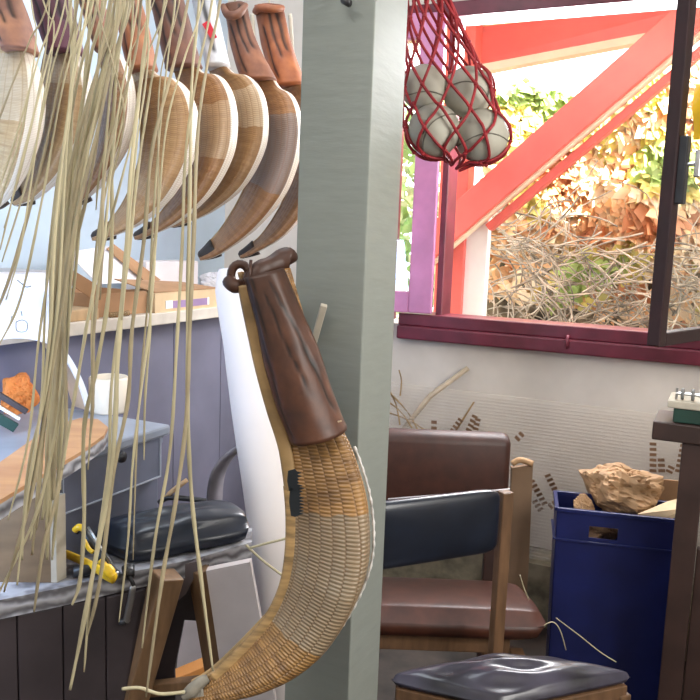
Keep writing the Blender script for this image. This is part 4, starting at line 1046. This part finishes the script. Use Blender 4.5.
# ------------------------------------------------------------------ cane strands
strands = [
 # (points, width px, dark)
 ([(52, -12), (30, 40), (8, 95), (-12, 150)], 3), ([(60, -12), (38, 60), (15, 140), (-8, 210)], 3), ([(68, -12), (48, 60), (22, 160), (0, 250)], 3),
 ([(74, -12), (52, 70), (30, 170), (2, 262)], 3), ([(80, -12), (60, 80), (40, 170), (12, 270), (-6, 318)], 4), ([(86, -12), (62, 90), (42, 200), (20, 300), (-4, 350)], 3),
 ([(50, -12), (44, 60), (26, 150), (4, 228)], 2.5), ([(100, -12), (80, 70), (60, 170), (52, 260), (50, 340)], 5), ([(124, -12), (94, 80), (68, 180), (56, 280), (48, 380), (40, 470), (32, 555)], 5),
 ([(108, -12), (90, 60), (74, 160), (62, 280), (54, 400), (49, 500), (47, 560)], 6), ([(112, -12), (94, 90), (78, 200), (68, 300), (60, 400), (50, 470), (42, 520)], 6),
 ([(118, -12), (98, 70), (80, 190), (66, 300), (62, 420), (57, 500), (52, 560)], 5), ([(122, -12), (104, 100), (76, 220), (58, 330), (44, 420), (30, 500), (4, 592)], 5),
 ([(96, -12), (74, 60), (64, 190), (58, 300), (44, 400), (28, 470), (22, 560)], 4), ([(90, -12), (70, 100), (56, 220), (50, 330), (38, 430), (26, 505), (17, 585)], 4),
 ([(126, -12), (108, 60), (86, 160), (72, 260), (66, 360), (52, 450), (34, 520), (-6, 602)], 4), ([(114, -12), (88, 110), (70, 220), (64, 330), (66, 430), (56, 500), (43, 550), (34, 612)], 5),
 ([(130, -12), (112, 80), (104, 170), (98, 260), (86, 330), (74, 400), (62, 470)], 4), ([(103, -12), (94, 110), (82, 190), (72, 300), (48, 400), (38, 500), (30, 540)], 4),
 ([(70, -12), (72, 90), (66, 240), (60, 360), (52, 440), (46, 530)], 6), ([(116, -12), (100, 120), (86, 200), (62, 300), (54, 390), (46, 470), (36, 530)], 4),
 ([(84, -12), (74, 80), (56, 190), (46, 290), (42, 390), (36, 450), (30, 500)], 3),
 ([(112, 160), (112, 230), (108, 300), (96, 370), (84, 430), (84, 520), (80, 580), (72, 605)], 5), ([(134, -12), (126, 100), (108, 180), (96, 250), (92, 330), (92, 400), (88, 470)], 3),
 ([(142, -12), (134, 60), (116, 120), (104, 180), (102, 250), (94, 330), (93, 400), (90, 440)], 4), ([(150, -12), (142, 70), (132, 160), (126, 260), (118, 350), (112, 460), (88, 600), (70, 690)], 6),
 ([(146, -12), (148, 60), (136, 150), (128, 240), (122, 320)], 3), ([(166, -12), (150, 90), (138, 170), (128, 260), (112, 380), (108, 470), (92, 580), (84, 672)], 4),
 ([(190, -12), (172, 70), (152, 150), (144, 240), (132, 330), (128, 400), (114, 470), (100, 580), (86, 640)], 5), ([(206, -12), (184, 60), (166, 130), (156, 240), (150, 320), (134, 450), (128, 540), (119, 622)], 3),
 ([(176, -12), (170, 40), (160, 130), (152, 240), (150, 330), (145, 400), (144, 460)], 3), ([(214, -12), (198, 70), (186, 150), (182, 250), (177, 340), (170, 450), (155, 540), (142, 648)], 4),
 ([(222, -12), (208, 60), (198, 130), (194, 230), (190, 320), (186, 420), (176, 500), (162, 580), (146, 697)], 5), ([(200, -12), (192, 80), (190, 180), (188, 300), (188, 420), (192, 500), (200, 570), (213, 671)], 5),
 ([(135, -12), (118, 50), (112, 120), (100, 170), (96, 210)], 3), ([(158, -12), (128, 60), (116, 130), (128, 80), (132, 60)], 2), ([(94, -12), (112, 60), (124, 120), (108, 200), (100, 300)], 3),
 ([(40, -12), (54, 30), (40, 120), (22, 240), (6, 300)], 2.5), ([(140, -12), (120, 100), (110, 180), (104, 240), (88, 320), (76, 390)], 3), ([(64, -12), (74, 60), (60, 200), (40, 330), (28, 440), (8, 520)], 3),
 ([(182, -12), (160, 80), (158, 200), (150, 280), (138, 420), (133, 560)], 2.5), ([(170, -12), (146, 60), (134, 130), (108, 230), (98, 270)], 3), ([(30, -12), (36, 40), (22, 130), (4, 190), (-8, 230)], 2.5),
 ([(122, -12), (98, 90), (72, 190), (60, 260), (56, 360), (52, 440), (50, 520)], 7), ([(132, -12), (104, 90), (76, 190), (64, 260), (58, 360), (54, 440), (54, 500)], 7),
 ([(92, -12), (84, 90), (74, 190), (68, 260), (60, 360), (58, 440), (60, 490)], 6), ([(76, -12), (72, 90), (64, 190), (56, 260), (52, 360), (48, 440), (46, 480)], 6)]
for i, (pts, wpx) in enumerate(strands):
    Y = .985+.007*(i % 12)-.012*(i % 3)
    pts = [(x, y) for x, y in pts]
    if pts[0][1] > 0: pts = [(pts[0][0]+14, -12), (pts[0][0]+4, 80)]+pts
    p3 = [P(x, y, Y+.004*math.sin(k*1.3+i)) for k, (x, y) in enumerate(pts)]
    d_ = (p3[0]-p3[1]).normalized(); topp = p3[0]+d_*((1.85-p3[0].z)/d_.z); topp.x = p3[0].x+(topp.x-p3[0].x)*.6
    p3 = [topp]+p3
    c_ = cr(p3, 9); n_ = len(c_); r0 = wpx/2/F*Y*.92
    q = MB(); q.tube(c_, [r0*min(1, .68+.32*max(0, (1.50-c_[k].z)/.22))*(1 if k < n_-8 else .5+.5*(n_-1-k)/8)*(1+.12*math.sin(k*.9+i)) for k in range(n_)], 6, True, .55)
    o = q.build('cane_strip', M['cane'] if i % 4 else M['cane_d'], None, True)
    e = pts[-1]
    if e[0] < 0 or e[1] < 400 and e[0] < 40: lb, g = 'thin pale cane strip sweeping out to the left edge of the photo', 'cane strips sweeping to the left edge'
    elif e[1] > 640 or e[1] > 600 and e[0] > 70: lb, g = 'long pale cane strip reaching down past the bench, with its loose end bare', 'long cane strips reaching below the bench'
    elif e[1] > 500: lb, g = 'pale cane strip ending in front of the upright wooden block and bench', 'cane strips ending at bench level'
    else: lb, g = 'short pale cane strip ending above the tan board or cabinet', 'short cane strips'
    tag(o, lb, 'cane strip', g)
q = MB(); q.tube([Vector((-.50, 1.02, 1.86)), Vector((.02, 1.02, 1.86))], .012, 12)
hr = tag(q.build('cane_rod', M['oak'], None, True), 'wooden rod from which the cane strips hang', 'rod')
for x_ in (-.46, -.02):
    q = MB(); q.tube([Vector((x_, 1.02, 1.86)), Vector((x_, 1.02, CEIL))], .003, 8); q.build('suspension_cord', M['cane_d'], hr, True)
# loose cane wisps lower right and by the paper roll
for i, pts in enumerate([[(122, 689), (140, 688), (160, 694), (185, 692)], [(250, 548), (268, 543), (288, 538)], [(246, 545), (262, 560), (286, 578)]]):
    Y = [1.04, 1.5, 1.5][i]
    q = MB(); q.tube(cr([P(x, y, Y) for x, y in pts], 5), .0025, 6); tag(q.build('cane_wisp', M['cane'], None, True), ['pale cane strip crossing the wrapped tip of the large basket', 'horizontal cane wisp crossing the white paper roll', 'thin slanting cane wisp lying across the white paper roll'][i], 'cane')
for i, pts in enumerate([[(556, 618), (580, 636), (600, 652), (616, 662)], [(520, 575), (524, 588), (529, 600)], [(540, 628), (552, 622), (560, 630), (566, 650)]]):
    q = MB(); q.tube(cr([P(x, y, 1.9) for x, y in pts], 5), .0014, 5); tag(q.build('cane_shaving', M['cane'], None, True), 'thin pale cane shaving lying between the chairs and the blue bin', 'shaving', 'cane shavings near the blue bin')
# ------------------------------------------------------------------ lights and world
W = bpy.data.worlds.new('world'); SC.world = W; W.use_nodes = True; nt = W.node_tree
bg = nt.nodes['Background']; sky = nt.nodes.new('ShaderNodeTexSky'); sky.sky_type = 'HOSEK_WILKIE'
sky.turbidity = 4; sky.sun_direction = Vector((.5, -.4, .75)).normalized()
mxn = nt.nodes.new('ShaderNodeMix'); mxn.data_type = 'RGBA'; mxn.inputs[0].default_value = .12; mxn.inputs[6].default_value = (.94, .97, 1, 1)
nt.links.new(sky.outputs[0], mxn.inputs[7]); nt.links.new(mxn.outputs[2], bg.inputs[0]); bg.inputs[1].default_value = 4.6
def lamp(kind, name, loc, d, power, col, size=(1, 1)):
    l = bpy.data.lights.new(name, kind); l.energy = power; l.color = col
    if kind == 'AREA': l.shape = 'RECTANGLE'; l.size, l.size_y = size
    if kind == 'SUN': l.angle = size[0]
    o = bpy.data.objects.new(name, l); COL.objects.link(o); o.location = loc; o.rotation_euler = Vector(d).to_track_quat('-Z', 'Y').to_euler(); return o
lamp('SUN', 'sun', R(3, -2, 5), (-u*.42+v*.55-Z*.72), 21, (1, .93, .82), (rad(.6), 0))
# window light entering (daylight)
lamp('AREA', 'window_daylight', R(.62, .30, 2.0), (-v*.9-Z*.45-u*.15), 45, (.95, .97, 1), (1.1, .35))
lamp('AREA', 'ceiling_fill', R(.2, -3.3, CEIL-.05), (v*.45-u*.2-Z*.9), 38, (1, .97, .93), (1.6, 1.0))  # unseen fill lamp added to brighten the closed room
lamp('AREA', 'shelf_fill', R(-.1, -1.2, CEIL-.04), (-u*.55+v*.0-Z*.8), 15, (.86, .93, 1), (.7, 1.0))  # added overhead fill for the baskets and shelf, no skylight there
lamp('AREA', 'boarding_fill', R(-.12, -2.15, 1.05), (-u*.8+v*.75-Z*.2), 7, (.45, .65, 1), (.3, .5))  # small bluish fill added out of view to light the left boarding
lamp('AREA', 'right_window_light', R(2.3, -2.0, 1.9), (-u*.93+v*.3-Z*.2), 34, (1, .97, .92), (1.0, 1.2))
por = lamp('AREA', 'window_portal', R(.525, .14, 1.56), -v, 10, (1, 1, 1), (1.2, 1.12)); por.data.cycles.is_portal = True
SC.view_settings.view_transform = 'Standard'; SC.view_settings.exposure = 0.45
